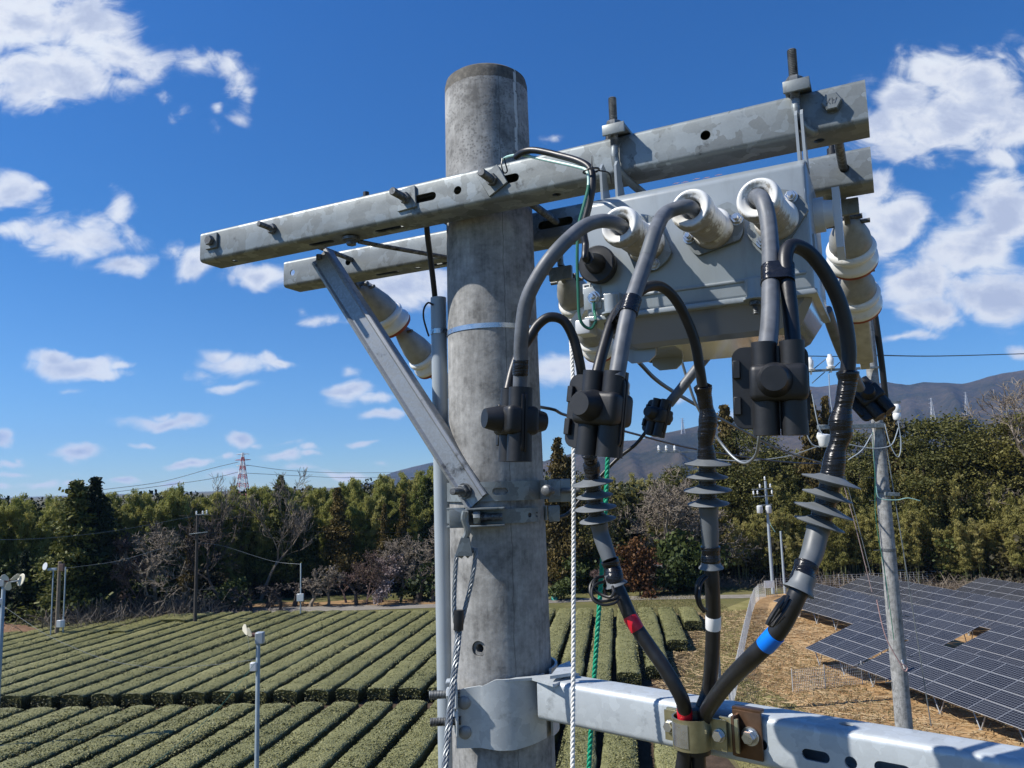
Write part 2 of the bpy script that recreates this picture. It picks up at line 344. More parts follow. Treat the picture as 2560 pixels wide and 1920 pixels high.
# ================================================================= near hardware
PX, PY = -.04, 1.69
def prad(z): return .0955 + (12.92-z)/75/2*1.15
POLE = np.array([PX, PY, 0.])
AN = math.radians(-26.15); a_ = V3((math.cos(AN), math.sin(AN), 0)); n_ = V3((a_[1], -a_[0], 0)); zz = V3((0, 0, 1))
ZA = 12.635
A0 = V3((*(POLE - n_*0 + n_*.180)[:2], ZA))      # point of the front arm's front face nearest the pole axis
A0 = A0 + a_*(np.dot(atZ(498, 581, ZA)-A0, a_))  # left end of the arm
def AF(s, off=0., z=0.): return A0 + a_*s + n_*off + zz*z
def onarm(x, y, off=0.):
    p = onplane(x, y, A0 + n_*off, n_); return np.dot(p-A0, a_), p[2]-ZA
FR = (a_, -n_, zz)
# ---- concrete pole
root = thing('concrete_utility_pole', 'weathered grey concrete utility pole with a dark stained top, in the middle foreground', 'utility pole', (PX, PY, H))
b = MB(); zs = [0, 4, 8, 10, 11, 11.4, 11.8, 12.2, 12.5, 12.8, 12.905, 12.918, 12.925]
b.lathe((PX, PY, 0), (0, 0, 1), [(z, prad(z)) for z in zs[:-2]]+[(12.918, prad(12.9)-.003), (12.925, prad(12.9)-.012)], 96)
hp = atZ(1197, 1622, 11.44); hdir = unit(V3((hp[0]-PX, hp[1]-PY, 0)));
sh = onplane(1197, 1622, POLE + V3((-.036, -.098, 0)), unit((-.35, -.94, 0)))
hd = unit((sh[0]-PX, sh[1]-PY, 0)); hc = V3((PX, PY, sh[2]))
cut = MB().cyl(hc + hd*.06, hc + hd*.2, .0155, n=24)
b = bool_cut(b, cut); b.build('pole_shaft', CONC, root, smooth=35)
MB().lathe(hc + hd*.075, hd, [(0, .0145), (.025, .0145), (.025, .0085), (.0, .0085)], 24, caps=False).build('bolt_sleeve', WHT if False else CONC2, root)
# thin steel strap
zst = atY(1215, 812, PY-.1)[2]
b = MB(); b.lathe((PX, PY, zst-.006), (0, 0, 1), [(0, prad(zst)+.0015), (.0105, prad(zst)+.0015), (.0105, prad(zst)-.002), (0, prad(zst)-.002)], 96, caps=False); b.v = b.v
b.build('steel_strap', STEEL, root)

# ---- arms
def beam(L, w, h, th, r, cuts):
    o = rrect(w, h, r, 4); i = rrect(w-2*th, h-2*th, max(r-th, .001), 4); n = len(o)
    v = [(0, p[0], p[1]) for p in o]+[(0, p[0], p[1]) for p in i]+[(L, p[0], p[1]) for p in o]+[(L, p[0], p[1]) for p in i]; f = []
    for k in range(n):
        j = (k+1) % n
        f += [(k, j, 2*n+j, 2*n+k), (n+k, 3*n+k, 3*n+j, n+j), (k, n+k, n+j, j), (2*n+k, 2*n+j, 3*n+j, 3*n+k)]
    m_ = MB().add(v, f)
    if cuts:
        c = MB()
        for (typ, s, t_, sw, sh_) in cuts:
            if typ == 'F': c.prism(slot_poly(sw, sh_), (s, -.2, t_), (1, 0, 0), (0, 0, 1), -.4)
            elif typ == 'f': c.prism(slot_poly(sw, sh_), (s, 0, t_), (1, 0, 0), (0, 0, 1), .2)
            else: c.prism(slot_poly(sw, sh_), (s, t_, -.2), (1, 0, 0), (0, 1, 0), .4)
        m_ = bool_cut(m_, c)
    return m_
def place(mb, o, ax):
    o = V3(o); mb.v = [tuple(o + p[0]*ax[0] + p[1]*ax[1] + p[2]*ax[2]) for p in mb.v]; return mb
def sq_washer(mb, c, rot=0, h=.022, th=.005):
    X = math.cos(rot)*a_ + math.sin(rot)*zz; Y = -math.sin(rot)*a_ + math.cos(rot)*zz
    mb.box(V3(c)+n_*th/2, (h, h, th/2), (X, Y, n_), bev=.0012, seg=1)
sA = [onarm(x, y) for x, y in ((532, 604), (683, 573), (1018, 498), (1052, 492), (1144, 472), (1235, 453), (1249, 448), (1763, 332), (2080, 260))]
bot = lambda x, y: (np.dot(atZ(x, y, ZA-.075)-A0, a_), -np.dot(atZ(x, y, ZA-.075)-(A0-n_*.0375), n_))
sB = [bot(*p) for p in ((967, 570), (799, 606), (578, 650), (1389, 485), (2047, 349))]
cuts = [('F', sA[3][0], -.0375, .075, .018), ('F', sA[4][0], -.0375, .018, .018), ('F', sA[6][0]+.004, -.0375, .078, .018), ('F', sA[7][0], -.0375, .018, .018),
        ('V', sB[0][0], 0, .075, .018), ('V', sB[1][0], 0, .07, .018), ('V', sB[2][0], 0, .016, .016), ('V', sB[3][0], 0, .018, .018), ('V', sB[4][0], 0, .018, .018)]
cuts = [(c[0], c[1], c[2]+(.0375 if c[0] == 'F' else 0), c[3], c[4]) for c in cuts]
root = thing('steel_crossarm', 'front one of the two upper galvanized crossarms, with bolts sticking out of its face', 'crossarm', AF(0), 'upper crossarm pair')
bm_ = beam(1.504, .075, .075, .0032, .009, cuts); place(bm_, AF(0, -.0375, -.0375), FR); bm_.build('beam', GALV, root)
def bolt_stub(root, s, z, L, r=.0065, plate=None, rot=0., off=0.):
    c = AF(s, off, z)
    if plate:
        b = MB(); sq_washer(b, c, rot, plate); b.build('square_washer', GALV, root); c = c + n_*.005
    b = MB(); hexnut(b, c+n_*.0005, n_, .0125, .010); b.build('nut', GALVD, root)
    b = MB(); thread(b, c, c+n_*L, r); b.build('bolt', GALVD, root)
c = AF(sA[0][0], 0, -.0375+.003)
b = MB(); sq_washer(b, AF(sA[0][0], 0, sA[0][1]), 0, .019, .006); b.build('square_washer', GALV, root)
b = MB(); hexnut(b, AF(sA[0][0], .006, sA[0][1]), n_, .0125, .011); b.build('bolt_head', GALVD, root)
bolt_stub(root, sA[1][0], sA[1][1], .047, .0065)
bolt_stub(root, sA[2][0], sA[2][1], .050, .0085, .024, .05)
bolt_stub(root, sA[5][0], sA[5][1], .050, .0085, .024, .5)
b = MB(); b.lathe(AF(sA[8][0], .0, sA[8][1]), n_, [(0, .0165), (.002, .0165)], 24); hexnut(b, AF(sA[8][0], .002, sA[8][1]), n_, .016, .011); b.build('bolt_head', GALV, root)
# cast marks on the big head
b = MB(); hc_ = AF(sA[8][0], .0131, sA[8][1])
for (x0, y0, x1, y1) in ((-.008,.004,-.002,-.005), (-.008,-.004,-.002,.005), (.001,.005,.001,-.005), (.001,.001,.004,.001), (.004,-.005,.008,.004)):
    b.box(hc_ + a_*(x0+x1)/2 + zz*(y0+y1)/2, (math.hypot(x1-x0, y1-y0)/2, .0006, .0005), (a_*(x1-x0)+zz*(y1-y0), np.cross(n_, a_*(x1-x0)+zz*(y1-y0)), n_))
b.build('raised_mark', GALVD, root)
for (x, y) in ((883, 492), (1508, 352)):
    s = np.dot(atZ(x, y, ZA)-A0, a_); p = AF(s, -.045, 0)
    b = MB(); b.lathe(p, zz, [(0, .018), (.004, .018), (.005, .012), (.014, .0115), (.014, .007), (.026, .007)], 16); b.build('top_bolt', RUBM, root)
# rear arm
RO = -.292
sR = lambda x, y: onarm(x, y, RO)
root2 = thing('steel_crossarm', 'rear galvanized square steel crossarm on the far side of the concrete pole', 'crossarm', AF(0, RO), 'upper crossarm pair')
def botR(x, y): p = atZ(x, y, ZA-.075); return np.dot(p-A0, a_)
c2 = [('F', sR(870, 654)[0], .0, .018, .018), ('F', sR(1388, 563)[0], 0, .09, .02), ('F', sR(2112, 428)[0], 0, .018, .018), ('F', sR(731, 683)[0], 0, .017, .017),
      ('V', botR(970, 684), 0, .075, .018), ('V', botR(1049, 672), 0, .018, .018), ('V', botR(1108, 663), 0, .06, .018)]
bm_ = beam(1.504, .075, .075, .0032, .009, c2); place(bm_, AF(0, RO-.0375, -.0375), FR); bm_.build('beam', GALV, root2)
b = MB(); b.lathe(AF(sR(2078, 369)[0], RO-.03, 0), zz, [(0, .016), (.005, .016), (.006, .010), (.02, .010), (.02, .006), (.034, .006)], 16); b.build('top_bolt', RUBM, root2)
s4 = np.dot(onplane(1350, 540, AF(0, -.27), n_)-A0, a_)
# spacer bolts running between the two arms
for (s, z, lab) in ((sA[1][0], sA[1][1], 'left end thin spacer bolt between the upper crossarms'), (sA[8][0], sA[8][1], 'right end thick spacer bolt between the upper crossarms'),
                    (sA[2][0], sA[2][1], 'through bolt between the crossarms just left of the concrete pole'), (sA[5][0]+.012, sA[5][1], 'through bolt between the crossarms just right of the concrete pole')):
    r = .0062 if 'thin' in lab else .0085
    b = MB(); thread(b, AF(s, -.0765, z), AF(s, RO+.0005+.0, z), r, .004) if 'through' in lab else b.cyl(AF(s, -.0765, z), AF(s, RO-.01, z), r)
    b.build('spacer_bolt', GALVD, None, AF(s, -.18, z), label=lab, cat='bolt', group='bolts joining the upper crossarms')
# flat eye stay under the arm, running behind the pole
zst_ = ZA-.080
p0 = atZ(878, 597, zst_); p1 = atZ(1115, 640, zst_+.0); p2 = atZ(1425, 690, zst_)
b = MB(); b.lathe(p0 + zz*.002, (0, 0, -1), [(0, .020), (.006, .020), (.006, .008), (0, .008)], 24, caps=False)
b.tube([p0 + unit(p1-p0)*.018 - zz*.003, p0 + unit(p1-p0)*.06 - zz*.004, p1 - zz*.003, p1+(p2-p1)*.5-zz*.003, p2 - zz*.003], .0055, 8)
t_ = thing('stay_rod', 'thin steel stay rod with an eye under the front crossarm, passing behind the pole', 'stay rod', p0)
b.build('rod', GALVD, t_); b = MB(); b.lathe(p0 - zz*.004, (0, 0, -1), [(0, .013), (.003, .013)], 20); hexnut(b, p0-zz*.007, (0, 0, -1), .0115, .008); b.build('eye_bolt', GALVD, t_)

# ---- diagonal brace
bt = atZ(790, 640, ZA-.079) - n_*.012; bb = onplane(1178, 1236, POLE + n_*.112, n_)
dv = unit(bb-bt); xv = unit(np.cross(dv, n_)); yv = unit(np.cross(dv, xv))
if yv@n_ < 0: yv = -yv
prof = [(-.025,-.020),(-.025,-.002),(-.0235,0),(-.018,.002),(-.014,-.0015),(.014,-.0015),(.018,.002),(.0235,0),(.025,-.002),(.025,-.020)]
prof2 = [(p[0]*(.86 if abs(p[0]) > .02 else .93), p[1]-(.0028 if abs(p[1]) < .01 else 0)) for p in prof][::-1]
prof = [(p[0]*1.14, p[1]*1.25) for p in prof]; prof2 = [(p[0]*1.14, p[1]*1.25) for p in prof2]; pp = prof + prof2; n = len(pp); L = np.linalg.norm(bb-bt)+.02; v = []; f = []
for h in (-.004, L):
    for q in pp: v.append(bt + dv*h + xv*q[0] + yv*q[1])
f = [(i, (i+1) % n, n+(i+1) % n, n+i) for i in range(n)] 
f += [(i, i+1, n-2-i, n-1-i) for i in range(len(prof)-1)] + [(n+i, 2*n-1-i, 2*n-2-i, n+i+1) for i in range(len(prof)-1)]
root = thing('crossarm_brace', 'diagonal galvanized channel brace from the front crossarm down to the pole band', 'brace', bt)
MB().add(v, f).build('channel', galv('galvanized_brace', .27, (.94, 1, 1.05), 200, .06, .4, .42), root, smooth=30)
bc = onplane(1161, 1227, POLE + n_*.113, n_)
b = MB(); b.lathe(bc, n_, [(0, .016), (.003, .016)], 20); hexnut(b, bc+n_*.003, n_, .0135, .011); b.build('nut', GALVD, root)
b = MB(); thread(b, bc, bc+n_*.048, .0075); b.build('bolt', GALVD, root)
b = MB(); b.lathe(bt+zz*.006-unit(dv)*0, (0,0,1), [(-.012,.008),(.0,.008)], 12); b.build('upper_bolt', GALVD, root)

# ---- pole bands
def pband(z0, z1, th, a0, a1, extra=0., n=60):
    b = MB(); P = []
    for i in range(n+1):
        a = a0+(a1-a0)*i/n; r = prad((z0+z1)/2)+.0012+extra; P.append(V3((PX+r*math.cos(a), PY+r*math.sin(a), 0)))
    return P
def pz(x, y, r=.11): return onplane(x, y, POLE + V3((0, -r, 0)), V3((0, 1, 0)))[2]
zb1, zb0 = pz(1265, 1203, .106), pz(1265, 1252, .106)
root = thing('brace_band', 'upper galvanized steel band around the concrete pole, holding the foot of the diagonal brace', 'pole band', (PX, PY, (zb0+zb1)/2))
P = pband(zb0, zb1, .004, math.radians(-185), math.radians(-32)); e = unit(P[-1]-P[-2]); 
ea = unit(V3((.93, -.36, 0))*1.0); P2_ = P + [P[-1]+e*.006, P[-1]+e*.01+ea*.012, P[-1]+e*.01+ea*.045]
b = MB().strip(P2_, zb1, zb0, .004)
cutc = V3((*onplane(1250, 1227, POLE+V3((0, -.105, 0)), V3((0, 1, 0)))[:2], (zb0+zb1)/2)); cd = unit((cutc[0]-PX, cutc[1]-PY, 0)); cx = np.cross(zz, cd)
b = bool_cut(b, MB().prism(slot_poly(.032, .014), cutc-cd*.03, cx, zz, .08)); b.build('band', GALV, root)
b = MB(); P3 = pband(zb0, zb1, .004, math.radians(-10), math.radians(172), 0, 40); b.strip(P3, zb1, zb0, .004); b.build('rear_band', GALV, root)
ear = onplane(1385, 1227, POLE+V3((.12, -.07, 0)), unit((.2, -1, 0)))
b = MB(); b.box(ear+V3((.012, .012, 0)), (.024, .0025, .024), (unit((1, .15, 0)), unit((-.15, 1, 0)), zz), bev=.002); b.build('band_ear', GALV, root)
bp = ear + V3((-.004, -.018, 0))
b = MB(); b.lathe(bp+V3((.0, .01, 0)), (-.55, -.8, .05), [(0, .007), (.018, .007), (.018, .012), (.022, .0125), (.028, .010), (.031, .004)], 20); b.build('carriage_bolt', GALVD, root)
b = MB(); thread(b, bp+V3((.02, .02, 0)), bp+V3((.058, .014, 0)), .006); b.build('bolt', GALVD, root)
# guy band
zc1, zc0 = pz(1265, 1272, .108), pz(1265, 1309, .108)
root = thing('guy_band', 'lower galvanized steel band around the concrete pole with a threaded tightening bolt', 'pole band', (PX, PY, (zc0+zc1)/2))
P = pband(zc0, zc1, .004, math.radians(-186), math.radians(-38), 0); b = MB().strip(P, zc1, zc0, .005)
c = MB()
for x in (1317, 1345, 1363):
    q = onplane(x, 1290, POLE+V3((0, -.09, 0)), unit((.2, -1, 0))); d_ = unit((q[0]-PX, q[1]-PY, 0)); c.cyl(V3((PX, PY, (zc0+zc1)/2))+d_*.08, V3((PX, PY, (zc0+zc1)/2))+d_*.14, .005, n=12)
b = bool_cut(b, c); b.build('band', GALV, root)
MB().strip(pband(zc0, zc1, .004, math.radians(-14), math.radians(172), 0, 40), zc1, zc0, .004).build('rear_band', GALV, root)
zm = (zc0+zc1)/2; hz = (zc1-zc0)/2
fc = lambda x, off: (lambda q: V3((q[0], q[1], zm)))(onplane(x, 1292, POLE+V3((0, -.108-off, 0)), V3((0, 1, 0))))
b = MB()      # U frame
q0, q1 = fc(1170, .012), fc(1262, .012)
for sgn in (1, -1): b.box((q0+q1)/2 + zz*sgn*(hz+.002), (np.linalg.norm(q1-q0)/2, .016, .002), ((1,0,0),(0,1,0),zz), bev=.001)
b.box(q0+V3((-.001, 0, 0)), (.003, .016, hz+.004), bev=.002); b.build('bolt_frame', GALV, root)
b = MB(); thread(b, fc(1190, .016), fc(1256, .016), .0078, .0028, 16); b.build('threaded_bolt', GALVD, root)
b = MB(); hexnut(b, fc(1184, .016), (1, 0, 0), .0145, .014); b.build('nut', GALV, root)
b = MB(); q2 = fc(1123, 0)
b.box(q2+V3((.017, -.012, 0)), (.0165, .0025, hz+.003), bev=.002); b.box(q2+V3((.033, 0.0, 0)), (.0025, .014, hz+.003), bev=.002); b.box(q2+V3((.014, .0, hz+.003)), (.018, .014, .0022), bev=.001); b.box(q2+V3((.014, .0, -hz-.003)), (.018, .014, .0022), bev=.001)
b.build('end_bracket', GALV, root)
q4 = onplane(1385, 1290, POLE+V3((.11, -.05, 0)), V3((0, 1, 0))); b = MB(); b.box(V3((q4[0], q4[1], zm)), (.012, .006, hz+.002), bev=.002); b.build('right_bracket', GALV, root)
# guy strap, thimble and guy strands
dG = 1.47
st = [atD(x, y, dG) for x, y in ((1163, 1278), (1160, 1296), (1167, 1318), (1168, 1332), (1163, 1345))]
root = thing('guy_wire', 'twisted steel guy strand looped through a wedge-shaped eye strap hanging from the lower band', 'guy wire', st[0])
b = MB(); S = spline(st, 5); b.tube(S, [.0065+.0*i for i in range(len(S))], 8)
w0 = atD(1163, 1343, dG); w1 = atD(1160, 1387, dG); X = unit(atD(1180, 1387, dG)-w1); dn = unit(w1-w0); Yn = np.cross(X, dn)
v = [w0+X*sx*.008+Yn*sy*.006 for sy in (-1, 1) for sx in (-1, 1)] + [w1+X*sx*.0165+Yn*sy*.010 for sy in (-1, 1) for sx in (-1, 1)]
b.add(v, [(0,1,3,2), (4,6,7,5), (0,4,5,1), (2,3,7,6), (0,2,6,4), (1,5,7,3)]); b.build('wedge_strap', GALV, root, smooth=25)
def strand(path, R, rs, k, pitch, n=6, ph=0.):
    """k helical wires of radius rs laid on radius R round a path"""
    P = [V3(p) for p in path]; L = [0]
    for i in range(1, len(P)): L.append(L[-1]+np.linalg.norm(P[i]-P[i-1]))
    m_ = max(8, int(L[-1]/pitch*10)); out = []; P = np.array(P); L = np.array(L)
    tt_ = np.linspace(0, L[-1], m_); Q = np.stack([np.interp(tt_, L, P[:, j]) for j in range(3)], 1)
    T = np.gradient(Q, axis=0); T /= np.linalg.norm(T, axis=1)[:, None]
    x, y, _ = basis(T[0]); b = MB(); fr = []
    for i in range(m_):
        x = unit(x - T[i]*(x@T[i])); fr.append((x, np.cross(T[i], x)))
    for w in range(k):
        pts = []
        for i in range(m_):
            a = 2*math.pi*(tt_[i]/pitch + w/k)+ph; pts.append(Q[i]+R*(math.cos(a)*fr[i][0]+math.sin(a)*fr[i][1]))
        b.tube(pts, rs, n)
    return b
lp = lambda L_: spline([atD(x, y, d) for x, y, d in L_], 6)
left = lp([(1156, 1392, 1.47), (1143, 1386, 1.465), (1139, 1420, 1.46), (1136, 1480, 1.45), (1136, 1530, 1.44), (1142, 1580, 1.43), (1142, 1602, 1.42), (1129, 1720, 1.37), (1117, 1830, 1.32), (1108, 1940, 1.27)])
right = lp([(1166, 1392, 1.47), (1186, 1372, 1.475), (1189, 1385, 1.47), (1180, 1450, 1.46), (1163, 1520, 1.45), (1150, 1575, 1.435), (1147, 1604, 1.42), (1134, 1722, 1.37), (1122, 1832, 1.32), (1113, 1940, 1.27)])
strand(left, .0029, .0017, 5, .05).build('guy_strand', WIRE, root); strand(right, .0029, .0017, 5, .05, ph=1).build('guy_strand', WIRE, root)
MB().tube(lp([(1147, 1525, 1.435), (1147, 1550, 1.432), (1146, 1575, 1.43)]), .0095, 10).build('black_sleeve', RUB, root)

# ---- conduit on the left of the pole
cpx = atD(1096, 745, 1.78); cX, cY = cpx[0], cpx[1]; root = thing('conduit_pipe', 'grey plastic conduit running down the left side of the concrete pole', 'conduit', (cX, cY, cpx[2]))
MB().lathe((cX, cY, 3), (0, 0, 1), [(0, .0182), (cpx[2]-3, .0182), (cpx[2]-3, .0155), (cpx[2]-3.06, .0155)], 32).build('pipe', PVC, root)
z_ = atD(1092, 832, 1.78)[2]; b = MB(); b.lathe((cX, cY, z_-.006), (0, 0, 1), [(0, .0184), (0, .0197), (.011, .0197), (.011, .0184)], 32, caps=False); b.box((cX+.024, cY-.003, z_-.006), (.004, .006, .015), bev=.001); b.build('strap', STEEL, root)
P = lp([(1066, 560, 1.74), (1070, 600, 1.75), (1078, 660, 1.765), (1085, 720, 1.78), (1090, 770, 1.79)])
MB().tube(P, .0066, 12).build('cable', RUB, None, P[0], label='black cable dropping from the front crossarm into the grey conduit', cat='cable')
P = lp([(1083, 762, 1.76), (1070, 757, 1.76), (1060, 772, 1.75), (1059, 795, 1.75), (1066, 822, 1.75), (1072, 840, 1.76)])
MB().tube(P, .0022, 8).build('wire_loop', RUB, None, P[0], label='small black wire loop beside the top of the grey conduit', cat='wire')

# ---- lower arm with band plate
ZL = H-.385; bd = unit(V3((.781, -.624, 0))); bn = V3((bd[1], -bd[0], 0))
L0 = atZ(1394, 1706, ZL); LB = (bd, -bn, zz)
def onlow(x, y, off=0.): p = onplane(x, y, L0+bn*off, bn); return np.dot(p-L0, bd), p[2]-ZL
hL = -(onlow(1503, 1836)[1]); hL = .5*(hL - onlow(1682, 1871)[1])
sl_ = [onlow(*p) for p in ((1893, 1859), (2039, 1890), (2127, 1907), (2213, 1921))]
pt = atZ(2204, 1824, ZL)
cutl = [('f', sl_[0][0]-.006, sl_[0][1]+hL/2, .045, .0175), ('f', sl_[1][0], sl_[1][1]+hL/2, .042, .0165), ('f', sl_[2][0], sl_[2][1]+hL/2, .018, .018), ('f', sl_[3][0]+.01, sl_[3][1]+hL/2, .05, .018), ('V', np.dot(pt-L0, bd)-.05, 0, .022, .018)]
wL = .072
root = thing('lower_crossarm', 'pale new galvanized square crossarm reaching from the pole to the lower right corner', 'crossarm', L0)
lb = beam(1.15, wL, hL, .004, .011, [(c_[0], c_[1]+.05, c_[2], c_[3], c_[4]) for c_ in cutl]); place(lb, L0 - bn*wL/2 - zz*hL/2 - bd*.05, LB); lb.build('beam', GALV2, root)
# band plate in front of the pole
zt_, zb_ = pz(1258, 1697, .112), pz(1258, 1874, .112)
r0_ = prad(11.5)+.002; Pp = []; zt_l = []; zb_l = []
lf = [onplane(x, 1790, POLE+V3((0, -.105, 0)), V3((0, 1, 0))) for x in (1140, 1200)]
for q, dz in ((lf[0], -.021), (lf[0]*.5+lf[1]*.5, -.016), (lf[1], -.013)): Pp.append(V3((q[0], q[1], 0))); zt_l.append(zt_+dz); zb_l.append(zb_+.004)
for i in range(28):
    a = math.radians(-108+ i*(66)/27); Pp.append(V3((PX+(r0_+.006)*math.cos(a), PY+(r0_+.006)*math.sin(a), 0))); k = i/27
    zt_l.append(zt_-.013+.013*min(1, k*5)); zb_l.append(zb_+.004-.004*min(1, k*4)+.010*max(0, k-.45)*1.8)
b = MB().strip(Pp, zt_l, zb_l, .005); b.build('band_plate', GALV2, root, smooth=50)
# folded top edge joining the beam
q = [atZ(x, y, zt_) for x, y in ((1262, 1700), (1330, 1695), (1385, 1712), (1400, 1704), (1448, 1684), (1400, 1683), (1340, 1690), (1290, 1694))]
b = MB(); nq = len(q); b.add([p-zz*.0045 for p in q]+[p+zz*.0005 for p in q], [tuple(range(nq)), tuple(range(2*nq-1, nq-1, -1))]+[(i, (i+1) % nq, nq+(i+1) % nq, nq+i) for i in range(nq)]); b.build('top_fold', GALV2, root)
# gusset cheeks either side of the beam
b = MB(); Pr = []
for i in range(20):
    a = math.radians(-30 + i*150/19); Pr.append(V3((PX+(r0_+.005)*math.cos(a), PY+(r0_+.005)*math.sin(a), 0)))
b.strip(Pr, zt_+.004, zb_+.006, .005); b.build('rear_band_plate', GALV2, root, smooth=50)
b = MB(); g = [atZ(x, y, zt_+.012) for x, y in ((1375, 1690), (1440, 1680), (1424, 1652), (1398, 1662))]
b.add([p for p in g]+[p-zz*.006 for p in g], [(0,1,2,3), (7,6,5,4), (0,4,5,1), (1,5,6,2), (2,6,7,3), (3,7,4,0)]); b.build('band_lug', GALV2, root)
for (x, y) in ((1161, 1755), (1163, 1829)):
    p = onplane(x, y, lf[0], V3((0, 1, 0))) + V3((0, -.0045, 0)); b = MB(); b.lathe(p, (0, -1, 0), [(0, .0125), (.003, .0125), (.0055, .009), (.0065, .003)], 20); b.build('rivet_head', galv('galvanized_dull', .28, (.95,1,1.03), 60, .05), root)
for (x, y) in ((1073, 1738), (1075, 1806)):
    p = onplane(x, y, lf[0]+V3((0, -.012, 0)), V3((0, 1, 0))); b = MB(); thread(b, p, p+V3((.06, .006, 0)), .0085, .003, 16); b.build('stud_bolt', GALVD, root)
    b = MB(); c_ = p+V3((.044, .004, 0)); b.box(c_+V3((.006, .006, 0)), (.0025, .022, .026), (unit((.95, .2, 0)), unit((-.2, .95, 0)), zz), bev=.002); hexnut(b, c_, (-1, 0, 0), .0135, .010); b.box(c_+V3((-.002, -.008, .026)), (.008, .012, .003), bev=.002); b.build('clamp_ear', GALV2, root)

# ---- switch box (load break switch)
OF = .065
def onbox(x, y, off=OF): p = onplane(x, y, A0+n_*off, n_); return np.dot(p-A0, a_), p[2]
bl, br = onbox(1462, 640)[0], onbox(2024, 560)[0]
ztp, zbt = onbox(1800, 452)[1], onbox(1800, 748)[1]
zbt = (onbox(1900, 734)[1]+onbox(1600, 783)[1])/2; ztp = (onbox(1640, 482)[1]+onbox(2015, 406)[1])/2
DP = .255
root = thing('pole_switch_box', 'grey enamelled high-voltage switch box hanging under the upper crossarms', 'switch box', AF((bl+br)/2, OF-DP/2, zbt-ZA))
def bxp(s, off, z): return A0*V3((1,1,0)) + a_*s + n_*off + zz*z
pr = [(OF, zbt), (OF, ztp), (OF-.030, ztp+.019), (OF-DP+.03, ztp+.019), (OF-DP, ztp), (OF-DP, zbt)]
# housing as bevelled prism along the arm direction
bmh = bmesh.new(); vs = []
for s in (bl, br):
    for (o_, z) in pr: vs.append(bmh.verts.new(tuple(bxp(s, o_, z))))
n = len(pr); bmh.faces.new(vs[:n][::-1]); bmh.faces.new(vs[n:])
for i in range(n): bmh.faces.new((vs[i], vs[(i+1) % n], vs[n+(i+1) % n], vs[n+i]))
bmesh.ops.recalc_face_normals(bmh, faces=bmh.faces); bmesh.ops.bevel(bmh, geom=bmh.edges[:], offset=.006, segments=3, profile=.5, affect='EDGES'); bmh.verts.index_update()
b = MB().add([q.co[:] for q in bmh.verts], [[q.index for q in fc_.verts] for fc_ in bmh.faces]); bmh.free(); b.build('housing', PAINT, root, smooth=30)
# weld bead at the right edge and folded flange below
b = MB(); b.tube([bxp(br-.004, OF-.003, ztp+.0+(zbt-ztp)*i/24)+n_*.0012*math.sin(i*2.6) for i in range(4, 22)], .0022, 6); b.build('weld_bead', PAINT, root)
b = MB(); b.box(bxp((bl+br)/2, OF-DP/2, zbt-.004), ((br-bl)/2+.004, DP/2+.006, .0045), FR, bev=.002); b.build('flange', PAINT, root)
b = MB(); b.box(bxp((bl+br)/2, OF+.001, zbt+.028), ((br-bl)/2-.01, .003, .003), FR, bev=.0028); b.build('swage_line', PAINT, root)
# tank under the housing
def loft(rings):
    n = len(rings[0]); v = [p for r_ in rings for p in r_]; f = [tuple(range(n)), tuple(range(len(v)-1, len(v)-1-n, -1))]
    for k in range(len(rings)-1):
        for i in range(n): f.append((k*n+i, k*n+(i+1) % n, (k+1)*n+(i+1) % n, (k+1)*n+i))
    return MB().add(v, f)
ztk = zbt-.060
def ring(i0, i1, j0, j1, z, c): # chamfered rectangle
    s0, s1, o0, o1 = bl+i0, br-i1, OF-j0, OF-DP+j1
    return [bxp(s, o_, z) for s, o_ in ((s0+c, o0), (s1-c, o0), (s1, o0-c), (s1, o1+c), (s1-c, o1), (s0+c, o1), (s0, o1+c), (s0, o0-c))]
loft([ring(.022, .006, .010, .008, zbt-.006, .010), ring(.023, .007, .011, .009, zbt-.014, .012), ring(.042, .030, .020, .016, ztk+.008, .024), ring(.052, .040, .028, .022, ztk, .030)]).build('tank', plain('grey_gloss_enamel', (.21, .215, .22), .14, 0, .03, 10, coat=1.0), root, smooth=25)
for (x, y, off) in ((1670, 905, -.10), (1600, 862, .02)):
    p = onplane(x, y, A0+n_*off, n_); p[2] = ztk-.010; b = MB(); b.prism([(-.03,.014),(-.028,-.002),(-.016,-.012),(.016,-.012),(.028,-.002),(.03,.014)], p, a_, zz, .006); b.build('tank_lug', PAINT, root)
for (x, y) in ((1530, 768), (1886, 730)):
    s, z = onbox(x, y, OF+.012); p = bxp(s, OF+.013, z)
    b = MB(); b.lathe(p+zz*.02, (0, 0, -1), [(0, .0125), (.030, .0125), (.030, .018), (.033, .018), (.034, .010)], 20); b.box(p+zz*.012-n_*.008, (.014, .008, .013), FR, bev=.001); b.build('cover_bolt_boss', PAINT, root)
    b = MB(); thread(b, p-zz*.014, p-zz*.036, .0045); hexnut(b, p-zz*.015, (0, 0, -1), .009, .007); b.build('cover_bolt', GALVD, root)
# small left corner bracket
s, z = onbox(1487, 745); b = MB(); b.box(bxp(s-.004, OF+.001, z), (.016, .002, .02), FR, bev=.001); b.build('earth_plate', PAINT, root)
p = bxp(s, OF+.003, z); b = MB(); b.lathe(p, n_, [(0, .0115), (.002, .0115)], 20); hexnut(b, p+n_*.002, n_, .0098, .008); thread(b, p, p+n_*.018, .0048); b.build('earth_bolt', STEEL, root)
b = MB(); b.lathe(p+n_*.004-zz*.012, (0, 0, -1), [(0, .004), (.014, .004), (.018, .003)], 10); b.build('lug', STEEL, root)
b = MB(); q0 = bxp(s-.022, OF-.01, zbt-.004); b.box(q0-zz*.013, (.014, .02, .013), FR, bev=.003); b.build('corner_bracket', PAINTW, root)
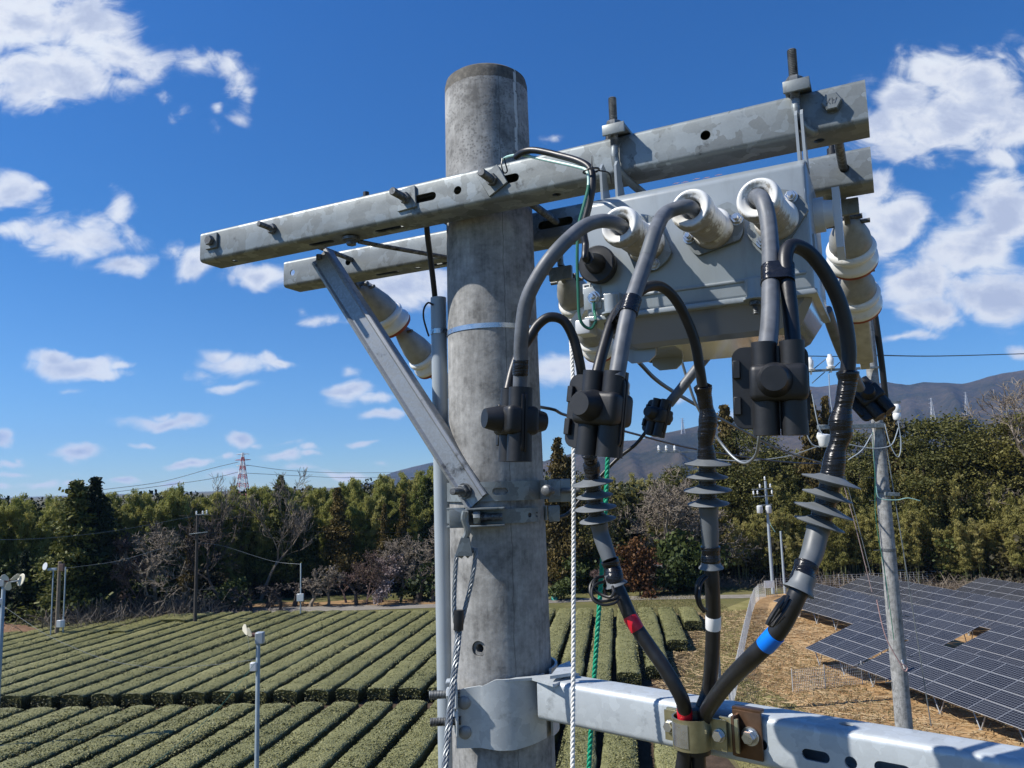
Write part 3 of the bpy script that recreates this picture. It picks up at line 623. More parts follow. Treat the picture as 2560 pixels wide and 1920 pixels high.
# E label
s, z = onbox(1467, 722); lab = MB(); lab.box(bxp(s, OF+.0008, z), (.0070, .0006, .0088), FR); lb_o = lab.build('e_label', WHT, root)
b = MB(); lc = bxp(s, OF+.0018, z)
for (cx_, cz_, hw, hh) in ((-.0030,0,.0009,.0058),(.0004,.0050,.0038,.0009),(.0,.0,.0032,.0009),(.0004,-.0050,.0038,.0009)): b.box(lc+a_*cx_+zz*cz_, (hw, .0003, hh), FR)
b.build('letter_e', RUB, lb_o); 
# red faded marks on the top bevel
bev_n = unit(n_*.019+zz*.030); b = MB()
for i, (x, y) in enumerate(((1690, 458), (1712, 455), (1741, 447), (1766, 444), (1796, 437))):
    c_ = onplane(x, y, bxp(bl, OF-.015, ztp+.0095)+bev_n*.0008, bev_n); Yb = unit(np.cross(bev_n, a_)); Yb = Yb if Yb[2] > 0 else -Yb
    for (dx, dy, w_, r_) in ((-.003, 0, .004, .9), (.002, .001, .005, -.5), (.001, -.003, .003, .2)):
        X_ = a_*math.cos(r_)+Yb*math.sin(r_); b.box(c_+a_*dx+Yb*dy, (w_, .0005, .0002), (X_, np.cross(bev_n, X_), bev_n))
b.build('faded_red_marking', plain('faded_red_paint', (.42, .25, .22), .5, 0, .3, 300), root, smooth=0)
# side boss of the operating lever and white cover plate on the right end
e_ = (n_, a_, zz)
p = bxp(br+.004, OF-.13, (ztp+zbt)/2+.055); b = MB(); b.lathe(p, a_, [(-.004, .030), (.012, .030), (.012, .024), (.026, .022)], 28); b.build('lever_boss', PAINTW, root)
b = MB(); b.prism([(-.020, .045), (.016, .045), (.020, -.06), (.004, -.078), (-.016, -.06)], bxp(br+.030, OF-.15, (ztp+zbt)/2+.055), -n_, zz, .0+.012); b.build('lever_arm', PAINTW, root)
p = bxp(br+.001, OF-.045, ztp-.12); b = MB(); b.prism([(-.006,.016),(.004,.018),(.006,-.012),(-.004,-.016)], p, -n_, zz, .002); b.build('blank_plate', PAINT, root)
# hanger hooks
def hanger(x, ytop, yplate, ybot, lab_left):
    s, zt__ = onarm(x, ytop, .012); s2, zb__ = onarm(x, ybot, .012); _, zp = onarm(x, yplate, .012)
    r = .0078
    b = MB(); thread(b, AF(s, .013, zb__+.02), AF(s, .013, zt__), r, .0030, 14); b.build('threaded_rod', GALVD, root)
    b = MB(); b.box(AF(s+.004, -.010, .006), (.021, .040, .0032), FR, bev=.001); b.box(AF(s+.004, .028, .001), (.021, .0025, .010), FR, bev=.001); b.box(AF(s+.004, -.049, -.002), (.021, .0025, .010), FR, bev=.001); b.build('hanger_plate', GALV, root)
    b = MB(); hexnut(b, AF(s, .013, .0095), zz, .0148, .012); b.build('nut', GALVD, root)
    zb_h = zb__+.02
    hk = spline([AF(s, .013, zb_h+.012), AF(s, .014, zb_h-.012), AF(s+.008, .010, zb_h-.034), AF(s+.022, -.004, zb_h-.042), AF(s+.034, -.016, zb_h-.026), AF(s+.038, -.014, zb_h+.0)], 6) if not lab_left else spline([AF(s, .013, zb_h+.012), AF(s, .014, zb_h-.010), AF(s+.004, .006, zb_h-.034), AF(s+.018, -.030, zb_h-.050), AF(s+.030, -.065, zb_h-.060)], 6)
    b = MB(); b.tube(hk, r*.95, 12); b.build('hook', GALV, root)
    return s, zb_h
s1_, h1 = hanger(1531, 246, 316, 410, True); s2_, h2 = hanger(1979, 126, 204, 300, False)
def bracket(s, z1, z0, w):
    b = MB()
    for ds in (-w, w):
        b.prism([(-.020, 0), (-.022, z1-z0-.012), (-.012, z1-z0), (.004, z1-z0-.006), (.010, z1-z0-.03), (.034, .0)], A0*V3((1,1,0))+a_*(s+ds)+zz*z0+n_*.014, -n_, zz, .0045)
    b.box(A0*V3((1,1,0))+a_*s+zz*(z0+.005)-n_*.0, (w, .012, .003), FR, bev=.001); b.build('hanger_bracket', PAINT, root)
bracket(s1_-.010, ZA+h1-.022, ztp+.012, .014); bracket(s2_+.002, ZA+h2-.012, ztp+.012, .0045)
# bushings
tilt = math.radians(3)
bz = unit(n_*math.cos(tilt)+zz*math.sin(tilt)-a_*.13)
base = []
for i, (tx, ty, bx, by) in enumerate(((1560, 549, 1618, 612), (1722, 516, 1785, 575), (1881, 489, 1944, 553))):
    s, z = onbox(bx, by); p = bxp(s, OF, z); rb = thing
    Lb = .118
    # flange
    ang = (-1.25, .22, .95)[i]; X = a_*math.cos(ang)+zz*math.sin(ang); Y = -a_*math.sin(ang)+zz*math.cos(ang)
    fl = [( .033*math.cos(t_)*(1.0), .033*math.sin(t_)) for t_ in np.linspace(0, 2*math.pi, 36, endpoint=False)]
    poly = []
    for t_ in np.linspace(0, 2*math.pi, 48, endpoint=False):
        c_, s_ = math.cos(t_), math.sin(t_); rr = .034/ max(abs(s_), .0001); q = min(rr, .062/(abs(c_)+.35*abs(s_)+1e-6)*1.02); q = min(q, .049); poly.append((q*c_, q*s_))
    bz_o = MB().prism(poly, p+n_*.000, X, np.cross(n_, X), .0); bz_o = MB(); pl = [(x_, y_) for x_, y_ in poly]
    bz_o.prism(pl, p, X, np.cross(n_, X), .009)
    fo = bz_o.build('bushing_flange', GALVD if False else GALV, root)
    for sg in (-1, 1):
        q = p + X*sg*.040 + n_*.009; b = MB(); b.lathe(q, n_, [(0, .0105), (.0018, .0105)], 20); hexnut(b, q+n_*.0018, n_, .0088, .0075); thread(b, q, q+n_*.018, .0045); b.build('flange_bolt', STEEL, fo)
    pr_ = [(.002, .0315), (.010, .0325), (.020, .0295)]
    h = .022
    for k in range(6): pr_ += [(h, .0250), (h+.0030, .0268), (h+.0058, .0270), (h+.0082, .0252)]; h += .0098
    pr_ += [(h+.001, .0250), (h+.004, .0275), (h+.007, .0300), (h+.014, .0308), (h+.024, .0305), (h+.030, .0280), (h+.0310, .0250), (h+.028, .0215), (h+.0262, .0185), (h+.024, .0150), (h-.01, .0140), (h-.02, .0)]
    pr_ = [(h_, r_*1.07) for h_, r_ in pr_]; b = MB(); b.lathe(p, bz, pr_, 48, caps=False); b.build('porcelain_bushing', PORCD, root, smooth=60)
    base.append(p + bz*(h+.024))
# control cable plug
s, z = onbox(1495, 663, OF+.012); p = bxp(s, OF, z)
b = MB(); b.lathe(p, n_, [(0, .0315), (.014, .0335), (.019, .0335), (.0215, .031), (.0215, .024), (.0225, .018), (.034, .0165), (.050, .0125), (.064, .011)], 40); b.build('cable_plug', RUBM, root)
plug = p + n_*.058
# ---- control cable and green earth wire
P = lp([(1290, 392, 1.47), (1310, 379, 1.44), (1340, 376, 1.42), (1396, 388, 1.385), (1450, 404, 1.345), (1477, 425, 1.325), (1481, 465, 1.315), (1472, 515, 1.315), (1459, 570, 1.315), (1464, 612, 1.31)]) 
P = P + spline([P[-1], P[-1]*.35+plug*.65+n_*.012-zz*.01, plug-n_*.006], 5)[1:]
MB().tube(P, .0062, 14).build('control_cable', RUB, None, P[0], label='black control cable laid over the front crossarm and curving down into the round plug', cat='cable')
pe = bxp(onbox(1490, 770)[0], OF+.010, onbox(1490, 776)[1])
P = lp([(1256, 400, 1.50), (1272, 391, 1.485), (1305, 388, 1.455), (1373, 402, 1.40), (1441, 417, 1.345), (1467, 428, 1.322), (1471, 464, 1.312), (1459, 514, 1.30), (1446, 568, 1.29), (1443, 645, 1.285), (1445, 713, 1.285), (1448, 785, 1.285), (1458, 812, 1.285), (1477, 821, 1.285), (1490, 803, 1.285)]) + [pe+V3((0, 0, -.004)), pe+zz*.012]
k = int(len(P)*.42); o = MB().tube(P[:k+1], .0027, 8).build('earth_wire', MINT, None, P[0], label='thin green earth wire tied along the control cable and looping under the switch box corner', cat='wire')
MB().tube(P[k:], .0026, 8).build('green_length', GREENW, o)
for (x, y, d, rr, lab) in ((1478, 427, 1.32, .0135, 'black cable tie round the control cable below the crossarm edge'), (1262, 398, 1.49, .007, 'black cable tie hooked through the crossarm slot near the pole')):
    c = atD(x, y, d); b = MB(); 
    if rr > .01:
        b.tube([c+V3((rr*math.cos(q)*1.0, rr*math.sin(q)*.8, .15*rr*math.cos(q))) for q in np.linspace(0, 2*math.pi, 25)], .0018, 6); b.tube(spline([c+V3((rr, 0, 0)), c+V3((.03, .0, -.005)), c+V3((.036, .01, -.02))], 5), .0013, 6); b.tube([c+V3((0, -.01, 0)), c+V3((.001, -.011, .022))], [.0016, .0004], 6)
    else:
        b.tube(spline([atD(1256, 396, 1.49), atD(1254, 415, 1.485), atD(1260, 432, 1.49), atD(1268, 428, 1.495), atD(1264, 410, 1.49), atD(1260, 395, 1.49)], 5), .0014, 6)
    b.build('cable_tie', RUB, None, c, label=lab, cat='cable tie', group='black cable ties')

# ---- lead cables from the bushings
def cable(path, r, mat, lab, name='lead_cable', start=None, cat='cable'):
    P = lp(path) if start is None else spline([start[0], start[1]] + [atD(*q) for q in path], 8)
    o = MB().tube(P, r, 16).build(name, mat, None, P[0], label=lab, cat=cat); return o, P
def band_on(P, f0, f1, r, mat, name, parent, n=16):
    i0, i1 = int(f0*(len(P)-1)), max(int(f1*(len(P)-1)), int(f0*(len(P)-1))+1); MB().tube(P[i0:i1+1], r, n).build(name, mat, parent)
c1, P1 = cable([(1500, 553, 1.205), (1450, 573, 1.19), (1385, 635, 1.165), (1340, 700, 1.165), (1313, 765, 1.17), (1303, 850, 1.175), (1302, 910, 1.18), (1299, 985, 1.185)], .0112, CABG, 'grey lead cable arching left from the leftmost white bushing, in front of the concrete pole', start=(base[0]-bz*.03, base[0]+bz*.012))
c2, P2c = cable([(1665, 533, 1.17), (1640, 575, 1.12), (1617, 645, 1.09), (1590, 722, 1.06), (1572, 780, 1.04), (1557, 850, 1.02), (1541, 945, 1.00)], .0112, CABG, 'grey lead cable hanging from the middle white bushing', start=(base[1]-bz*.03, base[1]+bz*.012))
c3, P3c = cable([(1905, 499, 1.09), (1919, 545, 1.065), (1926, 622, 1.03), (1927, 713, .99), (1925, 803, .955), (1918, 872, .93)], .0114, CABG, 'grey lead cable hanging straight down from the rightmost white bushing', start=(base[2]-bz*.03, base[2]+bz*.010))
for (c_, P_, f0, f1) in ((c1, P1, .40, .46), (c2, P2c, .42, .5), (c3, P3c, .38, .46)): band_on(P_, f0, f1, .01135, SLEEVE, 'printed_sleeve', c_)
def tape_at(P, x, y, L, r, parent, name='tape_band', mat=TAPE):
    d = [math.hypot(*(np.array(pxl(p))-(x, y))) for p in P]; i = int(np.argmin(d)); T_ = unit(P[min(i+1, len(P)-1)]-P[max(i-1, 0)]); b = MB(); b.lathe(P[i]-T_*L/2, T_, [(0, r*.985), (0.001, r), (L/2, r*1.02), (L-.001, r), (L, r*.985)], 24); return b.build(name, mat, parent)
def pxl(p): v = V3(p)-C0; w = v@cf; return 1280+FPX*(v@cr)/w, 960-FPX*(v@cu)/w
tape_at(P1, 1302, 920, .024, .0122, c1); 
# ---- black tails
t1, Q1 = cable([(1270, 975, 1.20), (1282, 925, 1.215), (1300, 880, 1.225), (1324, 844, 1.23), (1345, 812, 1.235), (1374, 793, 1.235), (1409, 802, 1.235), (1433, 844, 1.235), (1449, 905, 1.235), (1456, 960, 1.24), (1462, 1050, 1.26), (1475, 1130, 1.28)], .0080, RUB, 'black tail cable arching from the edge-on connector cover across to the left cable end', 'tail_cable')
t2, Q2 = cable([(1490, 945, 1.03), (1505, 885, 1.05), (1530, 805, 1.08), (1556, 765, 1.10), (1590, 737, 1.13), (1617, 718, 1.15), (1650, 716, 1.17), (1682, 740, 1.185), (1712, 789, 1.195), (1737, 854, 1.20), (1750, 925, 1.205), (1756, 965, 1.21)], .0080, RUB, 'black tail cable arching from the middle connector cover to the middle cable end', 'tail_cable')
t3, Q3 = cable([(1984, 870, .955), (1977, 790, .97), (1969, 710, .985), (1963, 650, 1.0), (1972, 619, 1.01), (1994, 616, 1.015), (2028, 637, 1.02), (2065, 686, 1.02), (2096, 749, 1.02), (2114, 812, 1.02), (2122, 879, 1.02), (2119, 930, 1.02)], .0096, RUB, 'black tail cable arching from the right connector cover to the right cable end', 'tail_cable')
for (P_, x1, y1, P__, x2, y2, r, par, w) in ((P2c, 1574, 768, Q2, 1556, 765, .0135, c2, .026), (P3c, 1927, 690, Q3, 1966, 690, .0135, c3, .030)):
    d = [math.hypot(*(np.array(pxl(p))-(x1, y1))) for p in P_]; pa = P_[int(np.argmin(d))]; pa_t = unit(P_[min(int(np.argmin(d))+1, len(P_)-1)]-P_[int(np.argmin(d))-1])
    d = [math.hypot(*(np.array(pxl(p))-(x2, y2))) for p in P__]; pb = P__[int(np.argmin(d))]
    X = pb-pa; X -= pa_t*(X@pa_t); D_ = np.linalg.norm(X); X = unit(X); Y = np.cross(pa_t, X); pl = []
    r2 = .0105
    for t_ in np.linspace(math.pi/2, 3*math.pi/2, 12): pl.append((.0128*math.cos(t_), .0128*math.sin(t_)))
    for t_ in np.linspace(-math.pi/2, math.pi/2, 12): pl.append((D_+r2*math.cos(t_), r2*math.sin(t_)))
    MB().prism(pl, pa-pa_t*w/2, X, Y, w).build('tape_wrap', TAPE, par, smooth=50)

# ---- connector covers
def cover(px_, py_, d, face, upv, size, lab, grp='black connector covers'):
    c = atD(px_, py_, d); Fz = unit(face); U = unit(V3(upv)-Fz*(V3(upv)@Fz)); X = np.cross(U, Fz); X = -X
    X = np.cross(U, Fz); s = size; AXs = (X, U, Fz)
    g = lambda x, y, z=0: c + X*x*s + U*y*s + Fz*z*s
    rt = thing('connector_cover', lab, 'connector cover', c, grp)
    pl = rrect(.088*s, .100*s, .014*s, 6)
    b = MB(); b.prism(pl, g(-.0, 0, -.004), X, U, .004*s*.9); b.prism([(x*.985, y*.985) for x, y in pl], g(0, 0, .0008), X, U, .004*s)
    b.build('base_plates', RUBM, rt)
    for sg, nm in ((1, 'front_shell'), (-1, 'rear_shell')):
        b = MB()
        for xo in (-.006, .026):
            b.lathe(g(xo, .054, sg*.004), -U, [(0, .0145*s), (.03*s, .0145*s), (.055*s, .015*s), (.112*s, .0155*s)], 24)
        b.box(g(.010, .004, sg*.012), (.033*s, .022*s, .014*s), AXs, bev=.008*s, seg=3)
        b.lathe(g(.006, .006, sg*.018), Fz*sg, [(0, .022*s), (.010*s, .020*s), (.030*s, .0155*s), (.0325*s, .0145*s), (.0325*s, .0)], 32, caps=False)
        b.build(nm, RUBM, rt, smooth=50)
    for yo in (.022, -.022):
        b = MB(); b.box(g(-.038, yo, .006), (.0045*s, .011*s, .005*s), AXs, bev=.001*s, seg=1); b.build('clip', RUBM, rt)
    return rt
fc3 = unit((-.35, -.93, -.02)); cover(1926, 968, .925, fc3, (.0, -.1, 1), 1.0, 'large black connector cover facing the camera, under the rightmost bushing cable')
cover(1490, 1030, 1.02, unit((-.62, -.78, .05)), (.16, .0, 1), 1.0, 'black connector cover turned half left, under the middle bushing cable')
cover(1283, 1060, 1.165, unit((-.96, -.42, .05)), (.06, .0, 1), .98, 'black connector cover seen edge-on in front of the concrete pole')
# small connectors behind the box
cover(1641, 1042, 1.95, unit((-.75, -.6, .2)), unit((.55, .2, .85)), .85, 'small black connector cover tilted on the rear lead below the switch box')
cover(2168, 1000, 1.75, unit((-.3, -.8, .3)), unit((-.5, .2, .9)), .85, 'small black connector cover hanging right of the taped cable under the insulators')
for (pth, r, mt, lab) in (
    ([(1800, 850, 1.95), (1765, 893, 1.95), (1735, 930, 1.95), (1700, 975, 1.95), (1672, 1010, 1.95)], .0125, CABG, 'grey rear lead slanting down from the switch box bottom to the small tilted connector'),
    ([(1625, 1065, 1.95), (1590, 1110, 1.95), (1540, 1150, 1.95), (1480, 1215, 1.95), (1425, 1280, 1.93), (1395, 1295, 1.9)], .0045, RUB, 'thin black jumper running from the tilted connector to the pole band'),
    ([(2066, 775, 1.50), (2085, 830, 1.55), (2105, 880, 1.6), (2130, 930, 1.65), (2150, 970, 1.7)], .011, CABG, 'dark rear lead behind the right tail cable'),
    ([(2185, 770, 1.95), (2198, 860, 1.95), (2208, 940, 1.95), (2214, 1010, 1.95), (2206, 1042, 1.95), (2190, 1030, 1.9)], .0075, RUB, 'black jumper looping below the right insulator string'),
    ([(1690, 850, 2.3), (1705, 905, 2.3), (1722, 960, 2.3), (1745, 1020, 2.3), (1790, 1090, 2.3), (1830, 1140, 2.25), (1862, 1158, 2.2), (1888, 1140, 2.15), (1897, 1100, 2.1), (1896, 1060, 2.1)], .0042, WIRE, 'sagging grey jumper wire looping up behind the right connector cover')):
    cable(pth, r, mt, lab, 'jumper_wire' if r < .008 else 'rear_lead', cat='wire' if r < .008 else 'cable')

# ---- cable terminations
def termination(skirts, dias, top, mid, low, bands, coil, d_, lab, color_lab):
    """skirts: px centres; top tape path, sleeve path, low cable path: lists of (x, y, depth)"""
    St = [atD(*q) for q in skirts]; rt = thing('cable_termination', lab, 'cable termination', St[0], 'outdoor cable terminations')
    T = lp(top); rng_ = random.Random(int(skirts[0][0]))
    m_ = len(T); q_ = d_/1.2; rad = [ .0122 + .0016*math.sin(i/m_*13+1)+.0006*math.sin(i/m_*31)+.0022*(i/m_) for i in range(m_)]; rad[0] = .0088
    TT = spline(T, 3); R = np.interp(np.linspace(0, 1, len(TT)), np.linspace(0, 1, m_), rad); R = R + np.array([rng_.uniform(-.00012, .00012) for _ in range(len(TT))])
    MB().tube(TT, R.tolist(), 20).build('taped_top', TAPE, rt, smooth=30)
    core = [T[-2]]+St+[atD(*mid[0])]; MB().tube(spline(core, 4), .0135, 24).build('core', TAPE, rt)
    for i, p in enumerate(St):
        ax = unit(St[min(i+1, 3)]-St[max(i-1, 0)]); r = dias[i]/2*skirts[i][2]/FPX
        MB().lathe(p-ax*.003, ax, [(-.004, .0135), (-.003, .016), (.000, r*.6), (.0035, r*.97), (.0045, r), (.0058, r*.97), (.0040, r*.6), (.006, .017), (.010, .0138)], 48, caps=False).build('skirt', SKIRT, rt, smooth=50)
    S = lp(mid); m_ = len(S); R = [.0152 if i < 3 else (.0142 if i < m_*.5 else .0142-.0016*((i/m_)-.5)*2) for i in range(m_)]; 
    MB().tube(S, R, 28).build('stress_cone', SLEEVE, rt)
    Lw = lp(low); 
    k = max(3, int(len(Lw)*0)+4); 
    K = 17; tp = spline(Lw[:K+1], 3); MB().tube(tp, [.0150+.0006*math.sin(i*.22+1)+rng_.uniform(-.00015, .00015) for i in range(len(tp))], 20).build('taped_joint', TAPE, rt, smooth=30)
    ax = unit(Lw[K+1]-Lw[K]); e = Lw[K]-unit(Lw[K+1]-Lw[K])*.012
    MB().lathe(e-ax*.008, ax, [(0, .0140), (.010, .0145), (.017, .0160), (.0205, .0195), (.022, .0198), (.0215, .016), (.018, .0125)], 32, caps=False).build('flared_collar', SKIRT, rt, smooth=50)
    MB().tube(Lw[K-2:], .0118, 24).build('cable_sheath', RUB, rt)
    for (x, y, w, mt, nm) in bands: tape_at(Lw, x, y, w, .0123, rt, nm, mt)
    if coil:
        b = MB()
        for c_ in coil: b.tube(lp(c_), .0026, 8)
        b.build('earth_lead_coil', RUB, rt)
    return rt, Lw
d1, d2, d3 = 1.33, 1.235, 1.02
_s, _z = onlow(1738, 1833, .05); dcl = float((L0 + bd*_s + bn*.045 + zz*_z - C0)@cf)
termination([(1481, 1206, d1), (1486, 1238, d1), (1489, 1268, d1), (1494, 1298, d1)], (105, 92, 105, 93),
    [(1473, 1130, 1.29), (1477, 1150, 1.31), (1480, 1175, 1.32), (1481, 1200, d1)], [(1497, 1308, d1), (1502, 1335, d1), (1513, 1368, 1.32), (1524, 1400, 1.31)],
    [(1524, 1400, 1.31), (1531, 1420, 1.31), (1537, 1446, 1.30), (1542, 1465, 1.30), (1560, 1505, 1.29), (1584, 1557, 1.28), (1624, 1617, 1.265), (1658, 1665, 1.25), (1687, 1713, 1.24), (1706, 1751, dcl-.01), (1712, 1785, dcl), (1715, 1830, dcl), (1712, 1880, dcl), (1703, 1940, dcl)],
    [(1584, 1557, .026, RED, 'red_phase_tape'), (1714, 1787, .020, RED, 'red_phase_tape')],
    [[(1514, 1440, 1.31), (1490, 1446, 1.30), (1476, 1465, 1.29), (1479, 1490, 1.28), (1500, 1503, 1.275), (1530, 1500, 1.275), (1545, 1490, 1.28)], [(1520, 1452, 1.31), (1492, 1460, 1.29), (1480, 1475, 1.28), (1484, 1500, 1.27), (1508, 1512, 1.265), (1535, 1508, 1.265), (1547, 1498, 1.27)], [(1488, 1446, 1.3), (1484, 1470, 1.285), (1500, 1485, 1.28), (1525, 1493, 1.27), (1535, 1480, 1.27), (1531, 1466, 1.28)]],
    d1, 'left cable termination with thin skirts and a red phase tape on its lower cable', 'red')
termination([(1768, 1157, d2), (1768, 1190, d2), (1769, 1223, d2), (1771, 1257, d2)], (118, 103, 118, 103),
    [(1756, 960, 1.215), (1762, 1000, 1.22), (1770, 1050, 1.225), (1764, 1100, 1.23), (1767, 1150, d2)], [(1771, 1268, d2), (1773, 1300, d2), (1775, 1335, d2), (1776, 1368, d2)],
    [(1776, 1366, d2), (1777, 1384, d2), (1777, 1404, d2), (1778, 1422, d2), (1781, 1470, d2), (1783, 1555, 1.25), (1779, 1655, 1.26), (1771, 1727, 1.275), (1754, 1775, dcl+.02), (1733, 1830, dcl+.022), (1732, 1880, dcl+.02), (1735, 1940, dcl+.02)],
    [(1784, 1553, .023, WHT, 'white_phase_tape')],
    [[(1762, 1438, 1.22), (1746, 1452, 1.21), (1740, 1480, 1.205), (1746, 1510, 1.205), (1760, 1530, 1.21)], [(1768, 1442, 1.22), (1752, 1460, 1.21), (1748, 1490, 1.2), (1754, 1515, 1.2), (1766, 1526, 1.21)]],
    d2, 'middle cable termination with thin skirts and a white phase tape on its lower cable', 'white')
termination([(2078, 1201, d3), (2069, 1238, d3), (2059, 1275, d3), (2049, 1308, d3)], (142, 122, 145, 124),
    [(2119, 925, d3), (2119, 955, d3), (2109, 1010, d3), (2101, 1058, d3), (2103, 1085, d3), (2090, 1130, d3), (2080, 1190, d3)], [(2046, 1322, 1.015), (2040, 1345, 1.01), (2030, 1385, 1.0), (2018, 1415, .99)],
    [(2017, 1412, .985), (2011, 1430, .98), (2004, 1458, .97), (1996, 1480, .965), (1980, 1515, .965), (1955, 1562, .97), (1926, 1600, .98), (1874, 1650, 1.01), (1826, 1698, 1.08), (1790, 1743, 1.16), (1764, 1785, dcl-.01), (1750, 1830, dcl), (1746, 1880, dcl), (1748, 1940, dcl)],
    [(1926, 1599, .0255, BLU, 'blue_phase_tape')],
    [[(1970, 1490, .93), (1955, 1515, .92), (1935, 1545, .92), (1925, 1560, .92), (1935, 1562, .925), (1960, 1540, .93)], [(1962, 1492, .93), (1945, 1515, .915), (1926, 1545, .91), (1918, 1562, .91)], [(1975, 1500, .93), (1962, 1525, .92), (1942, 1552, .915), (1930, 1566, .915)]],
    d3, 'right cable termination with tilted skirts and a blue phase tape on its lower cable', 'blue')
for o in (): pass

# ---- cable clamp on the lower arm
sC, zC = onlow(1738, 1833, .05); cc = L0 + bd*sC + bn*.045; cc[2] = ZL+zC
root = thing('cable_clamp', 'yellowish zinc-plated saddle clamp gripping the three cables against the lower crossarm', 'cable clamp', cc)
g = lambda s, o_, z: cc + bd*s + bn*o_ + zz*z
cc2 = g(.0, .0, 0)
b = MB(); Pq = [g(-.062, -.012, 0), g(-.040, -.012, 0)]
for t_ in np.linspace(math.pi, 0, 15): Pq.append(g(-.009+.028*math.cos(t_), -.006+.034*math.sin(t_)**.8, 0))
Pq += [g(.023, -.010, 0), g(.048, -.010, 0)]
b.strip(Pq, cc[2]+.024, cc[2]-.024, .0032); b.build('saddle_strap', ZINC, root, smooth=40)
b = MB(); Pq2 = [g(-.009+.0285*math.cos(t_), -.006+.0345*math.sin(t_)**.8, 0) for t_ in np.linspace(2.5, 1.25, 8)]
b.strip([p+bn*.0034 for p in Pq2], cc[2]+.018, cc[2]-.018, .0006); b.build('aluminium_sticker', STEEL, root)
for sx in (-.051, .036):
    q = g(sx, -.006, 0); b = MB(); b.lathe(q, bn, [(0, .0105), (.002, .0105)], 20); hexnut(b, q+bn*.002, bn, .0088, .008); b.build('clamp_bolt', STEEL, root)
b = MB(); b.lathe(g(-.009, -.012, -.036), zz, [(0, .024), (.010, .0255), (.062, .0255), (.072, .0245), (.074, .018)], 36); b.build('rubber_liner', RUB, root)
b = MB(); b.box(g(.070, -.040, -.002), (.024, .003, .037), (bd, -bn, zz), bev=.002); b.box(g(.0555, -.029, .0), (.0028, .014, .030), (bd, -bn, zz), bev=.0015); b.box(g(.070, -.046, .036), (.024, .008, .003), (bd, -bn, zz), bev=.001); b.build('back_bracket', BRASS, root)
for sx_ in (-.046, .048): MB().box(g(sx_, -.019, 0), (.016, .003, .026), (bd, -bn, zz), bev=.001).build('side_tab', ZINC, root)
q = g(.076, -.036, -.002); b = MB(); b.lathe(q, bn, [(0, .0145), (.003, .0145), (.003, .0115), (.005, .0115)], 24); hexnut(b, q+bn*.005, bn, .0105, .010); b.build('bracket_bolt', STEEL, root)

# ---- ropes
P = lp([(1424, 800, 1.50), (1428, 860, 1.45), (1432, 940, 1.42), (1434, 1010, 1.40), (1434, 1130, 1.385), (1434, 1400, 1.36), (1433, 1700, 1.32), (1431, 1945, 1.28)])
strand(P, .0021, .0021, 3, .024, 8).build('white_rope', ROPEW, None, P[0], label='white three-strand rope hanging in front of the lower crossarm', cat='rope', group='hanging ropes')
P = lp([(1522, 1100, 1.9), (1519, 1150, 1.9), (1513, 1280, 1.88), (1502, 1460, 1.85), (1492, 1600, 1.82), (1481, 1760, 1.8), (1471, 1945, 1.77)])
strand(P, .0030, .0032, 3, .036, 8).build('green_rope', ROPEG, None, P[0], label='green three-strand rope hanging behind the lower crossarm', cat='rope', group='hanging ropes')
# white strap near the rope top
b = MB(); q = [atD(x, y, 1.6) for x, y in ((1452, 770), (1462, 775), (1425, 850), (1415, 830), (1425, 800))]; nn = len(q)
b.add(q+[p+V3((0, .004, 0)) for p in q], [tuple(range(nn)), tuple(range(2*nn-1, nn-1, -1))]+[(i, (i+1) % nn, nn+(i+1) % nn, nn+i) for i in range(nn)])
b.build('hanging_strap', PAINTW, None, q[0], label='pale flat strap behind the left corner of the switch box, above the white rope', cat='strap')

# ---- tension insulators behind the arms
def ins_string(p0, dirv, lab, nunit=2, endlen=.19, st=1.):
    rt = thing('insulator_string', lab, 'insulator', p0, 'tension insulator strings'); d = unit(dirv); p = V3(p0); x, y, _ = basis(d)
    b = MB(); b.box(p-d*.012, (.018, .006, .024), (y, x, d), bev=.002); b.cyl(p-x*.03, p+x*.03, .006, n=12); b.build('clevis', GALVD, rt)
    for k in range(nunit):
        MB().lathe(p, d, [(0, .014), (.006, .022), (.03*st, .033), (.055*st, .042), (.078*st, .045), (.085*st, .040)], 32).build('insulator_cap', INSG, rt, smooth=50)
        o_ = .080*st
        MB().lathe(p+d*o_, d, [(0, .040), (.004, .050), (.012, .053), (.020, .051), (.024, .044), (.030, .046), (.038, .054), (.048, .055), (.056, .052), (.060, .046)], 36).build('insulator_body', PORC, rt, smooth=50)
        MB().lathe(p+d*(o_+.052), d, [(0, .0525), (.006, .0535), (.012, .050), (.016, .038)], 36).build('red_glazed_rim', REDP, rt)
        MB().cyl(p-x*.044+d*.016, p+x*.044+d*.016, .005, n=10).build('pin', GALVD, rt)
        p = p + d*(o_+.074)
    b = MB(); b.box(p+d*endlen/2, (.022, .020, endlen/2), (x, y, d), bev=.006, seg=3); b.box(p+d*(endlen+.012), (.012, .014, .02), (x, y, d), bev=.004); b.build('dead_end_clamp', plain('aged_white_plastic', (.50, .48, .43), .5, 0, .2, 40), rt)
    return p + d*(endlen+.03)
din = -n_*.86 - zz*.50
eL = ins_string(atD(903, 712, 2.30), unit((.50, .62, -.60)), 'tension insulator string hanging from the left end of the rear crossarm', st=1.45)
eM = ins_string(atD(1412, 692, 1.95), din, 'tension insulator string behind the switch box, its clamp showing below the box')
eR = ins_string(atD(2118, 545, 1.66), din, 'tension insulator string at the right end of the rear crossarm')
